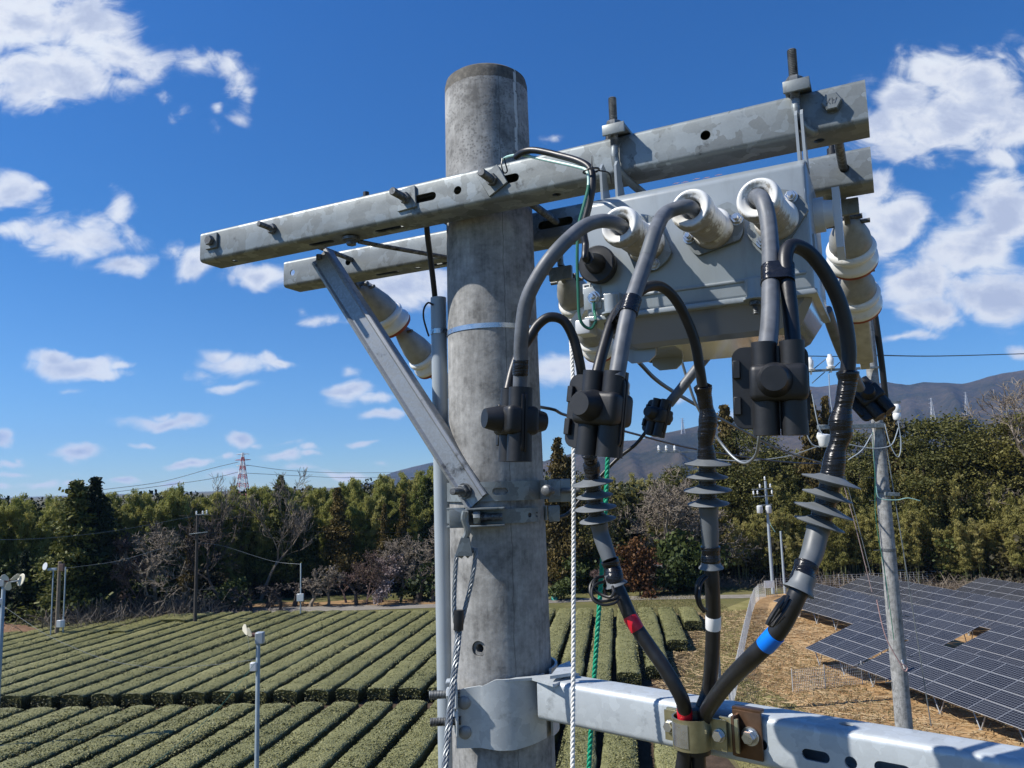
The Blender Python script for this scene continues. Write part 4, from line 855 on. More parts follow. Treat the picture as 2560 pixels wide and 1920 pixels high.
for nm, x, y, d, lab in (('insulator_bracket', 862, 716, 2.27, 'flat steel bracket under the left end of the rear crossarm'), ('insulator_bracket', 1402, 684, 1.9, 'flat steel bracket right of the pole holding the middle insulator string'), ('insulator_bracket', 2108, 520, 1.6, 'brown steel bracket under the right end of the rear crossarm')):
    c_ = atD(x, y, d); b = MB(); b.box(c_, (.03, .006, .017), FR, bev=.002); b.cyl(c_+zz*.02, c_+zz*.05, .008, n=10); b.build(nm, GALV, None, c_, label=lab, cat='bracket', group='insulator brackets')
# ================================================================= landscape
def hz(x): return 1204 - .0297*(x-1280)
def GP(x, dist, z=0.):
    d = ray(x, hz(x)); k = dist/math.hypot(d[0], d[1]); return V3((d[0]*k, d[1]*k, z))
def zat(x, y, dist): d = ray(x, y); return H + d[2]*dist/math.hypot(d[0], d[1])
def G(x, y, z=0.): return atZ(x, y, z)
def gmat(name, stops, scale=1.5, detail=10, rough=.9, bump=.4, bs=12, stretch=(1,1,1), bdist=.05):
    M_, tt, b, o = newmat(name); v = tt.mapv(o, stretch); nz = tt.noise(v, scale, detail, .68, .3); n2 = tt.noise(v, scale*9, 6, .7)
    tt.L.new(tt.ramp(tt.math('MULTIPLY_ADD', n2, .45, tt.math('MULTIPLY_ADD', nz, .9, -.18)), stops), b.inputs['Base Color']); b.inputs['Roughness'].default_value = rough; b.inputs['Specular IOR Level'].default_value = .1
    tt.L.new(tt.n('ShaderNodeBump', inp={'Strength': bump, 'Distance': bdist, 'Height': tt.noise(v, bs, 8, .7)}).outputs[0], b.inputs['Normal']); return M_
GRASSG = gmat('field_ground', [(.25, (.085, .066, .035)), (.45, (.13, .105, .055)), (.6, (.115, .115, .045)), (.8, (.20, .165, .085))], .35)
SOIL = gmat('tea_soil', [(.3, (.035, .026, .018)), (.6, (.085, .060, .042)), (.8, (.15, .11, .08))], 1.2)
STRAW = gmat('dry_straw_ground', [(.25, (.15, .088, .042)), (.45, (.33, .205, .098)), (.62, (.47, .31, .155)), (.8, (.60, .43, .24))], .5, 12, bump=.7, bs=5, stretch=(1.0, .45, 1))
SLOPE = gmat('pale_dry_grass', [(.25, (.11, .105, .035)), (.5, (.21, .19, .075)), (.7, (.28, .24, .11)), (.9, (.37, .31, .17))], .5, 12, bump=.6, bs=6)
ORNG = gmat('orange_dry_verge', [(.3, (.20, .13, .065)), (.6, (.34, .22, .115)), (.85, (.42, .30, .17))], .6)
ROADM = gmat('gravel_road', [(.3, (.17, .155, .13)), (.6, (.25, .23, .20)), (.85, (.33, .31, .27))], .8)
MEADOW = gmat('short_meadow', [(.3, (.075, .085, .028)), (.5, (.12, .115, .045)), (.7, (.17, .145, .07)), (.9, (.24, .19, .10))], .25)
b = MB().add([(-9000, -2500, 0), (9000, -2500, 0), (9000, 12000, 0), (-9000, 12000, 0)], [(0, 1, 2, 3)]); b.build('ground', GRASSG, kind='structure')
def sheet(name, pts, z, mat):
    v = [(p[0], p[1], z) for p in pts]; return MB().add(v, [tuple(range(len(v)))]).build(name, mat, kind='structure', smooth=0)
far0 = lambda x, d: GP(x, d)
sheet('meadow', [GP(-100, 75), GP(500, 73), GP(1200, 70), GP(1600, 70), GP(1870, 72), GP(1900, 110), GP(1200, 112), GP(-100, 112)], .004, MEADOW)
sheet('forest_floor', [GP(-300, 84), GP(560, 84), GP(640, 91), GP(1200, 91), GP(1500, 92), GP(2000, 90), GP(2800, 90), GP(2800, 220), GP(-300, 220)], .017, SOIL)
sheet('gravel_road', [G(x, y) for x, y in ((560, 1538), (700, 1531), (900, 1526), (1090, 1519.5), (1380, 1508), (1570, 1500.5), (1860, 1496), (1915, 1492), (1915, 1485), (1860, 1487), (1570, 1491), (1380, 1500), (1090, 1511), (900, 1514), (700, 1518), (560, 1526))], .026, ROADM)
sheet('dry_verge', [G(x, y) for x, y in ((560, 1526), (700, 1518), (900, 1514), (1090, 1511), (1300, 1503), (1300, 1494), (1090, 1499), (960, 1501), (880, 1500), (800, 1506), (700, 1505), (620, 1512), (560, 1515))], .031, ORNG)
sheet('dirt_track', [G(x, y) for x, y in ((-200, 1562), (200, 1556), (560, 1538), (560, 1520), (200, 1540), (-200, 1546))], .024, ORNG)
sheet('tea_field_soil', [V3((-75, 24, 0)), V3((9, 15, 0)), V3((8.6, 44.5, 0)), V3((16.5, 68.6, 0)), V3((-46, 75, 0)), V3((-95, 68, 0))], .014, SOIL)
# curved straw slope between tea and solar field
sheet('dry_grass_slope', [V3((8.7, 10, 0)), V3((9.0, 40, 0)), V3((16.8, 69.5, 0)), G(1890, 1492), G(1884, 1512), G(1868, 1570), G(1842, 1680), V3((16, 30, 0)), V3((17, 10, 0))], .009, SLOPE)
sheet('straw_covered_ground', [V3((17, 5, 0)), V3((16, 30, 0)), G(1842, 1680), G(1868, 1570), G(1884, 1512), G(1890, 1492), G(2000, 1480), V3((110, 92, 0)), V3((110, 5, 0))], .020, STRAW)

# ---- leaf card meshes
def quads_mesh(name, c, u, v, tint, mat):
    n = len(c); P = np.stack([c-u-v, c+u-v, c+u+v, c-u+v], 1).reshape(-1, 3); me = bpy.data.meshes.new(name)
    me.vertices.add(4*n); me.vertices.foreach_set('co', P.astype(np.float32).ravel()); me.loops.add(4*n); me.loops.foreach_set('vertex_index', np.arange(4*n, dtype=np.int32))
    me.polygons.add(n); me.polygons.foreach_set('loop_start', np.arange(0, 4*n, 4, dtype=np.int32)); me.polygons.foreach_set('loop_total', np.full(n, 4, np.int32)); me.update()
    a = me.attributes.new('tint', 'FLOAT', 'POINT'); a.data.foreach_set('value', np.repeat(tint, 4).astype(np.float32)); me.materials.append(mat); return me
def rand_uv(n, su, sv, R, droop=None, flat=0.):
    d = R.normal(size=(n, 3)); 
    if droop is not None: d = d*.6 + np.array(droop)
    d /= np.linalg.norm(d, axis=1)[:, None]; e = R.normal(size=(n, 3)); e[:, 2] *= (1-flat); e -= d*np.sum(e*d, 1)[:, None]; e /= np.linalg.norm(e, axis=1)[:, None]
    k = R.uniform(.6, 1.3, (n, 1)); return e*su*k, d*sv*k
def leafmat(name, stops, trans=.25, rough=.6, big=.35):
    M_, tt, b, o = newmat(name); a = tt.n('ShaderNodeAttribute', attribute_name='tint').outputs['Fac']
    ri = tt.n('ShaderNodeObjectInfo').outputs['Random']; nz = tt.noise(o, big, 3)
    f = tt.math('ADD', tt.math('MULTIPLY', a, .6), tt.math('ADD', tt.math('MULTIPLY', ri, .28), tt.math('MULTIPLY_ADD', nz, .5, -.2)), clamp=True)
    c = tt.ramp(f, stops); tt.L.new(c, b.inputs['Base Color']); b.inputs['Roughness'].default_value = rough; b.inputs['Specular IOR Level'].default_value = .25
    if trans:
        tr = tt.n('ShaderNodeBsdfTranslucent', inp={0: c}); ms = tt.n('ShaderNodeMixShader', inp={0: trans, 1: b.outputs[0], 2: tr.outputs[0]})
        out = [n_2 for n_2 in M_.node_tree.nodes if n_2.type == 'OUTPUT_MATERIAL'][0]; tt.L.new(ms.outputs[0], out.inputs[0])
    return M_
BAMB = leafmat('bamboo_leaves', [(0, (.075, .095, .019)), (.3, (.175, .20, .045)), (.6, (.30, .30, .08)), (1, (.42, .38, .14))], .4)
BAMB2 = leafmat('olive_bamboo_leaves', [(0, (.075, .085, .022)), (.3, (.20, .195, .052)), (.6, (.33, .30, .095)), (1, (.45, .39, .17))], .4)
CED = leafmat('cedar_leaves', [(0, (.023, .035, .011)), (.35, (.07, .086, .022)), (.7, (.145, .148, .035)), (1, (.22, .19, .055))], .25)
CEDD = leafmat('dark_cedar_leaves', [(0, (.010, .017, .009)), (.4, (.028, .040, .016)), (.8, (.056, .070, .026)), (1, (.085, .09, .035))], .15)
CEDB = leafmat('browning_cedar_leaves', [(0, (.035, .028, .010)), (.35, (.095, .072, .022)), (.7, (.165, .12, .036)), (1, (.22, .16, .055))], .2)
BROAD = leafmat('broadleaf_evergreen', [(0, (.03, .033, .010)), (.35, (.095, .098, .026)), (.7, (.19, .17, .046)), (1, (.27, .23, .075))], .3)
RUST = leafmat('rusty_leaves', [(0, (.035, .014, .006)), (.5, (.095, .040, .014)), (1, (.15, .075, .025))], .15)
DRYL = leafmat('dry_brown_leaves', [(0, (.05, .032, .02)), (.5, (.12, .08, .055)), (1, (.20, .14, .10))], .15)
SHRB = leafmat('evergreen_shrub_leaves', [(0, (.012, .02, .007)), (.5, (.04, .058, .015)), (1, (.09, .11, .028))], .15)
PLUM = leafmat('plum_blossom', [(0, (.22, .16, .15)), (.6, (.38, .31, .29)), (1, (.6, .52, .5))], .3)
FLOORM = leafmat('undergrowth_leaves', [(0, (.010, .010, .005)), (.5, (.035, .032, .014)), (1, (.09, .075, .035))], .1)
BARK = plain('brown_bark', (.065, .048, .036), .9, 0, .35, 8); BARKG = plain('grey_bare_branches', (.20, .165, .125), .9, 0, .3, 3); BARKD = plain('dark_bare_branches', (.055, .043, .035), .9, 0, .35, 3); CULM = plain('bamboo_culm', (.10, .11, .035), .6, 0, .3, 3)
TWIGP = plain('pinkish_twigs', (.16, .105, .09), .9, 0, .25, 3)
def mesh_of(mb, name, mat, smooth=40):
    me = bpy.data.meshes.new(name); me.from_pydata(mb.v, [], mb.f); me.materials.append(mat)
    if smooth: me.shade_smooth()
    me.update(); return me
def proto_cedar(seed, Hh, Rm, mat, open_=.0, lo=.12):
    R = np.random.default_rng(seed); cs = []; tn = []; nb = 85
    for i in range(nb):
        t_ = lo + (1-lo)*((i+.5)/nb)**1.0; an = R.uniform(0, 6.283); Rr = Rm*1.15*((1-t_)**.82+.02)*R.uniform(.6, 1.12)*(.78+.22*math.sin(t_*23+seed)); 
        for q in range(3):
            f = (.35, .7, 1.0)[q]; c = np.array([math.cos(an)*Rr*f, math.sin(an)*Rr*f, Hh*t_ - .10*Rr*f*f + .2]); k = int(60*(1.25-.55*t_)); s = .34*Rr+.16
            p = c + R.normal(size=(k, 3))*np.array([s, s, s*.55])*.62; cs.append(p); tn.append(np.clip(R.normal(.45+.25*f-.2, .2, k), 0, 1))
    c = np.concatenate(cs); tn = np.concatenate(tn); u, v = rand_uv(len(c), .055, .12, R, (0, 0, -.6)); cm = quads_mesh('crown', c, u, v, tn, mat)
    tm = mesh_of(MB().tube([(0, 0, -.1), (.03, 0, Hh*.5), (0, 0, Hh*.97)], [.20, .13, .02], 6), 'trunk', BARK); return [('crown', cm), ('trunk', tm)]
def proto_bamboo(seed, Hh, mat, nc=13, spread=1.5):
    R = np.random.default_rng(seed); cs = []; us = []; vs_ = []; tn = []; mb = MB()
    for i in range(nc):
        bx, by = R.normal(size=2)*spread*.5; h = Hh*R.uniform(.78, 1.0); lx, ly = R.normal(size=2)*.9; an = R.uniform(0, 6.283); bend = R.uniform(.8, 2.0); ct = R.normal()*.16
        def cp(t_): return np.array([bx+lx*t_*t_+math.cos(an)*bend*max(0, t_-.7)**1.5*4, by+ly*t_*t_+math.sin(an)*bend*max(0, t_-.7)**1.5*4, h*t_-bend*max(0, t_-.86)**1.2*3])
        mb.tube([cp(q) for q in (0, .35, .7, .88, 1.)], [.055, .05, .035, .02, .008], 4, caps=False)
        for q in range(30):
            t_ = R.uniform(.22, 1)**.75; c0 = cp(t_); a2 = R.uniform(0, 6.283); L_ = .22+.95*(1-t_)**.6*R.uniform(.4, 1); k = 44
            s = R.uniform(0.1, 1, (k, 1)); p = c0 + s*np.array([math.cos(a2)*L_, math.sin(a2)*L_, .25*L_]) - s*s*np.array([0, 0, .35*L_]) + R.normal(size=(k, 3))*.13
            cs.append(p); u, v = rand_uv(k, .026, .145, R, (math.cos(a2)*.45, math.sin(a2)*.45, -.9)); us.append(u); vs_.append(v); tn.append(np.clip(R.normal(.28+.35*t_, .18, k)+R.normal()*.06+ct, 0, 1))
    return [('foliage', quads_mesh('foliage', np.concatenate(cs), np.concatenate(us), np.concatenate(vs_), np.concatenate(tn), mat)), ('culms', mesh_of(mb, 'culms', CULM, 0))]
def branch_rec(mb, R, p, d, L, r, depth, spread, upb, minr, tips):
    n = 3; pts = [p]; q = p
    for i in range(n):
        d = unit(d + R.normal(size=3)*.16 + np.array([0, 0, upb])*.12); q = q + d*L/n; pts.append(q)
    mb.tube(pts, [max(r*(1-.45*i/n), minr) for i in range(n+1)], 3 if r < .05 else 5, caps=False)
    if depth <= 0: tips.append(q); return
    for k in range(R.integers(2, 4) + (1 if depth <= 2 else 0)):
        i = R.integers(1, n+1) if k else n; dd = unit(d + R.normal(size=3)*spread + np.array([0, 0, upb*.3])); branch_rec(mb, R, pts[i], dd, L*R.uniform(.62, .85), max(r*.56, minr), depth-1, spread, upb, minr, tips)
def proto_bare(seed, Hh, depth=6, mat=None, spread=.55, upb=.5, r0=.16, minr=.014, first=.24, leaf=None, ln=0):
    R = np.random.default_rng(seed); mb = MB(); tips = []
    branch_rec(mb, R, V3((0, 0, -.05)), V3((0.05, 0, 1)), Hh*first, r0, depth, spread, upb, minr, tips); V = np.array(mb.v); s = Hh/V[:, 2].max(); V *= s; mb.v = V.tolist(); out = [('branches', mesh_of(mb, 'branches', mat, 0))]
    if leaf:
        T = np.array(tips)*s; idx = R.integers(0, len(T), ln); c = T[idx]+R.normal(size=(ln, 3))*.16; u, v = rand_uv(ln, .05, .06, R); out.append(('blossom' if leaf is PLUM else 'foliage', quads_mesh('foliage', c, u, v, R.uniform(0, 1, ln), leaf)))
    return out
def proto_broad(seed, Hh, Rm, mat):
    R = np.random.default_rng(seed); cs = []; tn = []
    for i in range(70):
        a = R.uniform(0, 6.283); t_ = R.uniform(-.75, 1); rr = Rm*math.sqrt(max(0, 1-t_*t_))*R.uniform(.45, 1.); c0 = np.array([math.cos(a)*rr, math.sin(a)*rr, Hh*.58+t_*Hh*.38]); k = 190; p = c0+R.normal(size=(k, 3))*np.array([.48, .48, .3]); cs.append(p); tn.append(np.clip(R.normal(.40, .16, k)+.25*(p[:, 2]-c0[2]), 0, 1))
    c = np.concatenate(cs); u, v = rand_uv(len(c), .042, .07, R); return [('crown', quads_mesh('crown', c, u, v, np.concatenate(tn), mat)), ('trunk', mesh_of(MB().tube([(0, 0, -.1), (.1, 0, Hh*.3), (0, .05, Hh*.8)], [.22, .16, .04], 6), 'trunk', BARK))]
def proto_bush(seed, Hh, Rm, mat, n=1500, sz=.09, trunk=True):
    R = np.random.default_rng(seed); k = 26; cc = R.normal(size=(k, 3))*np.array([Rm*.45, Rm*.45, Hh*.22])+np.array([0, 0, Hh*.55]); idx = R.integers(0, k, n)
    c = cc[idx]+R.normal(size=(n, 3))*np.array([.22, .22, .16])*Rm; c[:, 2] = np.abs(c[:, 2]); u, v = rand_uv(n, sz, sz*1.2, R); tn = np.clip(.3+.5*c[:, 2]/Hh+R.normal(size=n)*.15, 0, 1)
    return [('crown', quads_mesh('crown', c, u, v, tn, mat)), ('trunk', mesh_of(MB().tube([(0, 0, -.05), (.04, .02, Hh*.35), (0, 0, Hh*.7)], [.10, .06, .02], 5), 'trunk', BARK))]
def brush_proto(seed, Rm, Hh, n, mat, r=.018):
    R = np.random.default_rng(seed); mb = MB()
    for i in range(n):
        a = R.uniform(0, 6.283); p = np.array([R.normal()*Rm*.5, R.normal()*Rm*.4, 0.]); d = unit((R.normal()*.8, R.normal()*.6, R.uniform(.3, 1.4))); L = Hh*R.uniform(.4, 1.); q1 = p+d*L*.5; q2 = q1+unit(d+R.normal(size=3)*.6)*L*.5
        mb.tube([p, q1, q2], [r, r*.8, r*.45], 3, caps=False)
    return [('stems', mesh_of(mb, 'stems', mat, 0))]
PR = {'ced': [proto_cedar(11, 12, 2.1, CED), proto_cedar(12, 12, 1.7, CED, lo=.05), proto_cedar(13, 12, 2.3, CED)], 'cedd': [proto_cedar(21, 12, 2.0, CEDD), proto_cedar(22, 12, 2.3, CEDD)], 'cedb': [proto_cedar(31, 12, 1.9, CEDB), proto_cedar(32, 12, 2.2, CEDB)],
      'bam': [proto_bamboo(41+i, 12, BAMB) for i in range(4)], 'bam2': [proto_bamboo(51+i, 12, BAMB2) for i in range(3)],
      'bare': [proto_bare(61, 10, 7, BARKG, .5, .45, .14, .016), proto_bare(62, 10, 7, BARKG, .6, .3, .16, .016), proto_bare(63, 10, 6, BARKD, .5, .5, .13, .016)],
      'bigbare': [proto_bare(65, 12, 8, BARKG, .62, .25, .22, .017, .20)], 'spire': [proto_bare(68, 12, 7, BARKG, .42, .9, .15, .014, .3)],
      'fruit': [proto_bare(71+i, 3, 5, BARKD if i != 1 else BARKG, .8, .0, .12, .022, .26) for i in range(3)], 'plum': [proto_bare(75, 4.2, 6, TWIGP, .5, .4, .10, .013, .22, PLUM, 2600)], 'twiggy': [proto_bare(76, 4, 7, TWIGP, .5, .4, .09, .013, .2), proto_bare(77, 4, 7, BARKG, .55, .4, .09, .013, .2)],
      'drytree': [proto_bare(78, 7, 6, TWIGP, .5, .5, .10, .014, .2, DRYL, 2600)], 'broad': [proto_broad(91, 12, 3.3, BROAD), proto_broad(92, 12, 2.9, BROAD)], 'thin': [proto_bare(66, 12, 8, BARKG, .55, .5, .16, .007, .2)], 'bush': [proto_bush(81, 2.6, 1.6, SHRB), proto_bush(82, 2.4, 1.5, SHRB, 1300)], 'rust': [proto_bush(83, 5.2, 1.9, RUST, 4200, .085)], 'olive': [proto_bush(84, 5, 2.2, FLOORM, 3000, .11), proto_bush(85, 5, 2.2, SHRB, 3000, .10)],
      'brush': [brush_proto(86+i, 2.2, 1.9, 170, BARKG if i % 2 == 0 else BARKD) for i in range(4)], 'branchpile': [brush_proto(95, 2.6, 1.1, 130, plain('pale_cut_wood', (.26, .20, .155), .9, 0, .25, 4), .03)]}
PH_ = {'broad': 12, 'thin': 12, 'ced': 12, 'cedd': 12, 'cedb': 12, 'bam': 12, 'bam2': 12, 'bare': 10, 'bigbare': 12, 'spire': 12, 'fruit': 3, 'plum': 4.2, 'twiggy': 4, 'drytree': 7, 'bush': 2.6, 'rust': 5.2, 'olive': 5, 'brush': 1.9, 'branchpile': 1.1}
rp = random.Random(5)
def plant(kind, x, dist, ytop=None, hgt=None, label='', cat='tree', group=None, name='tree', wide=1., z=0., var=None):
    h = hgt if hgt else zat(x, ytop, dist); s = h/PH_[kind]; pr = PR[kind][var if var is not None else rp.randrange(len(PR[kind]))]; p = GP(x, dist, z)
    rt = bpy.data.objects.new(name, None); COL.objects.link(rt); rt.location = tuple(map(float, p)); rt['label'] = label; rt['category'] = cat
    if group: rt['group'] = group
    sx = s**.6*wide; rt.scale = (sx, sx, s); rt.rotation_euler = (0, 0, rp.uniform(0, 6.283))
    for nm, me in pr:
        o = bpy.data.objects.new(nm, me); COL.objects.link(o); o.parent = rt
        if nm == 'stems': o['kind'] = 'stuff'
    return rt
LT = [(-80, 1222), (0, 1222), (60, 1226), (150, 1226), (270, 1215), (300, 1222), (370, 1210), (440, 1205), (500, 1212), (560, 1220), (600, 1205), (660, 1200), (700, 1198), (760, 1196), (800, 1198), (850, 1204), (880, 1185), (930, 1172), (985, 1190), (1040, 1165), (1100, 1150), (1200, 1150), (1380, 1120), (1450, 1150), (1550, 1150), (1650, 1140), (1750, 1130), (1800, 1110), (1950, 1095), (2100, 1085), (2200, 1085), (2300, 1050), (2450, 1075), (2700, 1060)]
ltop = lambda x: float(np.interp(x, [p[0] for p in LT], [p[1] for p in LT]))
# bamboo grove left of the pole
x = -60.
while x < 1180:
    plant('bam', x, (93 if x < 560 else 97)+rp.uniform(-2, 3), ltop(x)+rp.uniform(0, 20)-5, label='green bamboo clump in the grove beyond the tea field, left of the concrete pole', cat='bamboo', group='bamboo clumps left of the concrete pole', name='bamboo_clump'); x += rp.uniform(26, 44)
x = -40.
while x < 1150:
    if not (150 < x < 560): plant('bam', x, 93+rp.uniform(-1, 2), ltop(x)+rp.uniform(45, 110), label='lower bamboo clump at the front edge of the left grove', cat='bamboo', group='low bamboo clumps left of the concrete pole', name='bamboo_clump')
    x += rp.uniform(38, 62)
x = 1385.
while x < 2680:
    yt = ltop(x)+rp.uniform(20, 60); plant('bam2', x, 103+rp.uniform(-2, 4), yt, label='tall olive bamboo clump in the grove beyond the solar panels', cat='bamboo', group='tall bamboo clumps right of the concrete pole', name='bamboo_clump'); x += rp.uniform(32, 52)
x = 1650.
while x < 2680:
    plant('bam2', x, 94.3+rp.uniform(-1, 1), ltop(x)+rp.uniform(75, 170), label='lower olive bamboo clump at the front of the grove beyond the solar panels', cat='bamboo', group='low bamboo clumps right of the concrete pole', name='bamboo_clump'); x += rp.uniform(34, 55)
x = 1750.
while x < 2680:
    plant('bam2', x, 91.5+rp.uniform(-1, 1), hgt=rp.uniform(5.5, 9.0), label='short bushy bamboo right behind the solar field fence', cat='bamboo', group='short bamboo behind the fence', name='bamboo_clump'); x += rp.uniform(26, 44)
# individual conifers
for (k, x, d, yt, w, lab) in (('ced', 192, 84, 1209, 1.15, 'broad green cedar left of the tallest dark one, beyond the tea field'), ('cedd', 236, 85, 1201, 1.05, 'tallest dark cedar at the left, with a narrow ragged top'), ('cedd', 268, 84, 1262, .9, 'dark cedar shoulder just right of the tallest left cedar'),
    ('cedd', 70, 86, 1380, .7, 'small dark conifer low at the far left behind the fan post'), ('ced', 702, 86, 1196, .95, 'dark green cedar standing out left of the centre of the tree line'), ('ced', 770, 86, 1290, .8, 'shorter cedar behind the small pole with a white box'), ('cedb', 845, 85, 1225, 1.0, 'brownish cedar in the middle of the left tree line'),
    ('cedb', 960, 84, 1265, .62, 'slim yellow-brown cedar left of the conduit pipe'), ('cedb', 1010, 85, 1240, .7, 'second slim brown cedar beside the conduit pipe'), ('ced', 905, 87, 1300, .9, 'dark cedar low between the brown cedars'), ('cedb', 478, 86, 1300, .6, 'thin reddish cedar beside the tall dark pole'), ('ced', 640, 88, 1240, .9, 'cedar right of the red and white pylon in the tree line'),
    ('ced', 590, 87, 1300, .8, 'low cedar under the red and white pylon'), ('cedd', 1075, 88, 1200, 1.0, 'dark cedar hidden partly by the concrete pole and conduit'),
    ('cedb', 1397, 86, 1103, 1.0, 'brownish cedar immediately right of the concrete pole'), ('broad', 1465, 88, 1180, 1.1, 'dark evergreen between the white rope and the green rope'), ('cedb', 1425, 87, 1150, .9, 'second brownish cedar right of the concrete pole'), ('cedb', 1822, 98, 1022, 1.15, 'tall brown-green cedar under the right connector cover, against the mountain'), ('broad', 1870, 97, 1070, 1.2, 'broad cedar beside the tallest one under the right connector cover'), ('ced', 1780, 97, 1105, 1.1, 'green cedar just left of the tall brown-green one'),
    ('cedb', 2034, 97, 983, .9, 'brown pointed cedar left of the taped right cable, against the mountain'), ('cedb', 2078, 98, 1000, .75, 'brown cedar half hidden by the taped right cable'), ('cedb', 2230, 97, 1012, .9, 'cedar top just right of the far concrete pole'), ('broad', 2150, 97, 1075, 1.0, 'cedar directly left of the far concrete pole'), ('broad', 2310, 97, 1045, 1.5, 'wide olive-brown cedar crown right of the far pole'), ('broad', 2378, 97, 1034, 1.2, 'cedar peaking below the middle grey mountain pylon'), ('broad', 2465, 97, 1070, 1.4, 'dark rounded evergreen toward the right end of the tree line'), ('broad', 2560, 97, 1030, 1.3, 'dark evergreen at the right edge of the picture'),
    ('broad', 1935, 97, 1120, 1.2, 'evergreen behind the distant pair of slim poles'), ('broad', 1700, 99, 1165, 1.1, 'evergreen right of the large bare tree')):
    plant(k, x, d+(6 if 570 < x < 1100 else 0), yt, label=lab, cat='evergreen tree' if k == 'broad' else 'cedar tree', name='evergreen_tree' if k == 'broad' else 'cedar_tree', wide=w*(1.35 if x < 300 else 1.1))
# bare trees
for (k, x, d, yt, w, lab) in (('bigbare', 1640, 90, 1165, 1.25, 'large spreading bare grey tree behind the green rope and small shed'), ('bare', 1720, 93, 1200, 1.0, 'smaller bare tree right of the large spreading one'), ('spire', 520, 90, 1180, 1.0, 'bare tree top rising above the grove left of the red and white pylon'), ('spire', 655, 90, 1170, 1.2, 'fan-shaped bare tree top rising just right of the red and white pylon'),
    ('bare', 575, 83, 1275, 1.1, 'pale bare tree with forked trunk right of the tall dark pole'), ('bare', 400, 84, 1300, 1.1, 'grey bare tree in the thicket left of the tall dark pole'), ('bare', 440, 86, 1270, 1.0, 'second grey bare tree in the thicket left of the tall dark pole'), ('drytree', 345, 83, 1330, 1.0, 'bare tree holding dry pinkish leaves in the left thicket'), ('bare', 1075, 82, 1300, 1.2, 'grey bare tree just left of the conduit pipe'), ('bare', 1040, 84, 1330, 1.0, 'tangled bare tree left of the conduit, under the brown cedars'),
    ('thin', 2585, 94, 930, 1.7, 'tall bare tree crown at the right edge rising over the mountains'), ('thin', 2490, 98, 1060, 1.2, 'wide thin bare tree in front of the right mountain slope'), ('bare', 1545, 92, 1230, 1.0, 'bare tree left of the large spreading one'), ('drytree', 915, 82, 1370, .8, 'small tree with dry brown leaves behind the pale blossom tree')):
    plant(k, x, d, yt, label=lab, cat='bare tree', name='bare_tree', wide=w)
for i, (x, d, h, v) in enumerate(((632, 82, 2.6, 0), (672, 84, 2.4, 2), (704, 82, 2.7, 0), (738, 84, 2.5, 2), (778, 83, 2.8, 1), (590, 84, 2.4, 1), (890, 82, 3.4, 0), (1040, 82, 3.6, 2), (1070, 83, 3.4, 0))):
    plant('fruit', x, d, hgt=h, label='low gnarled bare orchard tree on the grass beyond the gravel road', cat='orchard tree', group='gnarled orchard trees beyond the road', name='orchard_tree', wide=1.25, var=v)
plant('plum', 952, 83, hgt=4.6, label='bushy tree with pale pink blossom beyond the road, left of the conduit', cat='blossom tree', name='plum_tree', wide=1.2)
for (x, d, h, lab) in ((822, 83, 4.3, 'leafless many-stemmed shrub left of the pale blossom tree'), (865, 84, 4.0, 'second leafless many-stemmed shrub beside the pale blossom tree'), (1000, 83, 4.4, 'twiggy grey shrub right of the pale blossom tree'), (1500, 83, 3.6, 'twiggy shrub behind the looped left earth lead'), (1660, 84, 3.2, 'low twiggy shrub right of the small shed')):
    plant('twiggy', x, d, hgt=h, label=lab, cat='shrub', name='leafless_shrub', wide=1.1)
plant('rust', 1586, 82, hgt=5.3, label='rusty red-brown rounded tree left of the small shed', cat='tree', name='rusty_tree')
for (x, d, h, lab) in ((1392, 80, 1.9, 'small clipped round shrub on the grass right of the concrete pole'), (1672, 83, 3.4, 'leafy green shrub in front of the small shed'), (1690, 86, 5.5, 'tall leafy shrub right of the small shed'), (1730, 86, 5.0, 'leafy evergreen shrub left of the middle cable'), (1520, 86, 4.0, 'dark evergreen shrub between the green rope and rusty tree'), (1440, 85, 3.6, 'dark evergreen shrub behind the white rope'), (575, 84, 2.8, 'small yellow-green shrub among the orchard trees'), (1050, 83, 3.5, 'dark shrub beside the conduit pipe behind the orchard trees')):
    plant('bush', x, d, hgt=h, label=lab, cat='shrub', name='evergreen_shrub', wide=1.1)
for i in range(20):
    x = rp.choice([rp.uniform(-40, 560), rp.uniform(-40, 560), rp.uniform(1400, 1560), rp.uniform(1740, 2640)]); plant('olive', x, 88 if x < 1300 else 92.5, hgt=rp.uniform(3, 6), label='dark evergreen understorey bush along the foot of the tree line', cat='bush', group='understorey bushes along the tree line', name='understorey_bush', wide=1.2)
for i in range(34):
    x = 165+i*11+rp.uniform(-6, 6); plant('brush', x, 80+rp.uniform(0, 5), hgt=rp.uniform(1.6, 3.4), label='tangle of dead grey brushwood at the foot of the left thicket', cat='brushwood', group='brushwood tangles of the left thicket', name='brushwood', wide=1.3)
for i in range(20):
    x = 1750+i*46+rp.uniform(-10, 10); plant('brush', x, 89.5+rp.uniform(-.5, .8), hgt=rp.uniform(1.2, 2.3), label='low dry brush along the outside of the solar field fence', cat='brushwood', group='dry brush along the fence', name='brushwood', wide=1.5)
for x, d in ((520, 78.2), (560, 78), (600, 78.4), (545, 79)):
    plant('branchpile', x, d, hgt=1.0, label='pile of pale cut branches on the verge right of the tall dark pole', cat='branch pile', group='cut branch piles', name='branch_pile', wide=1.4)
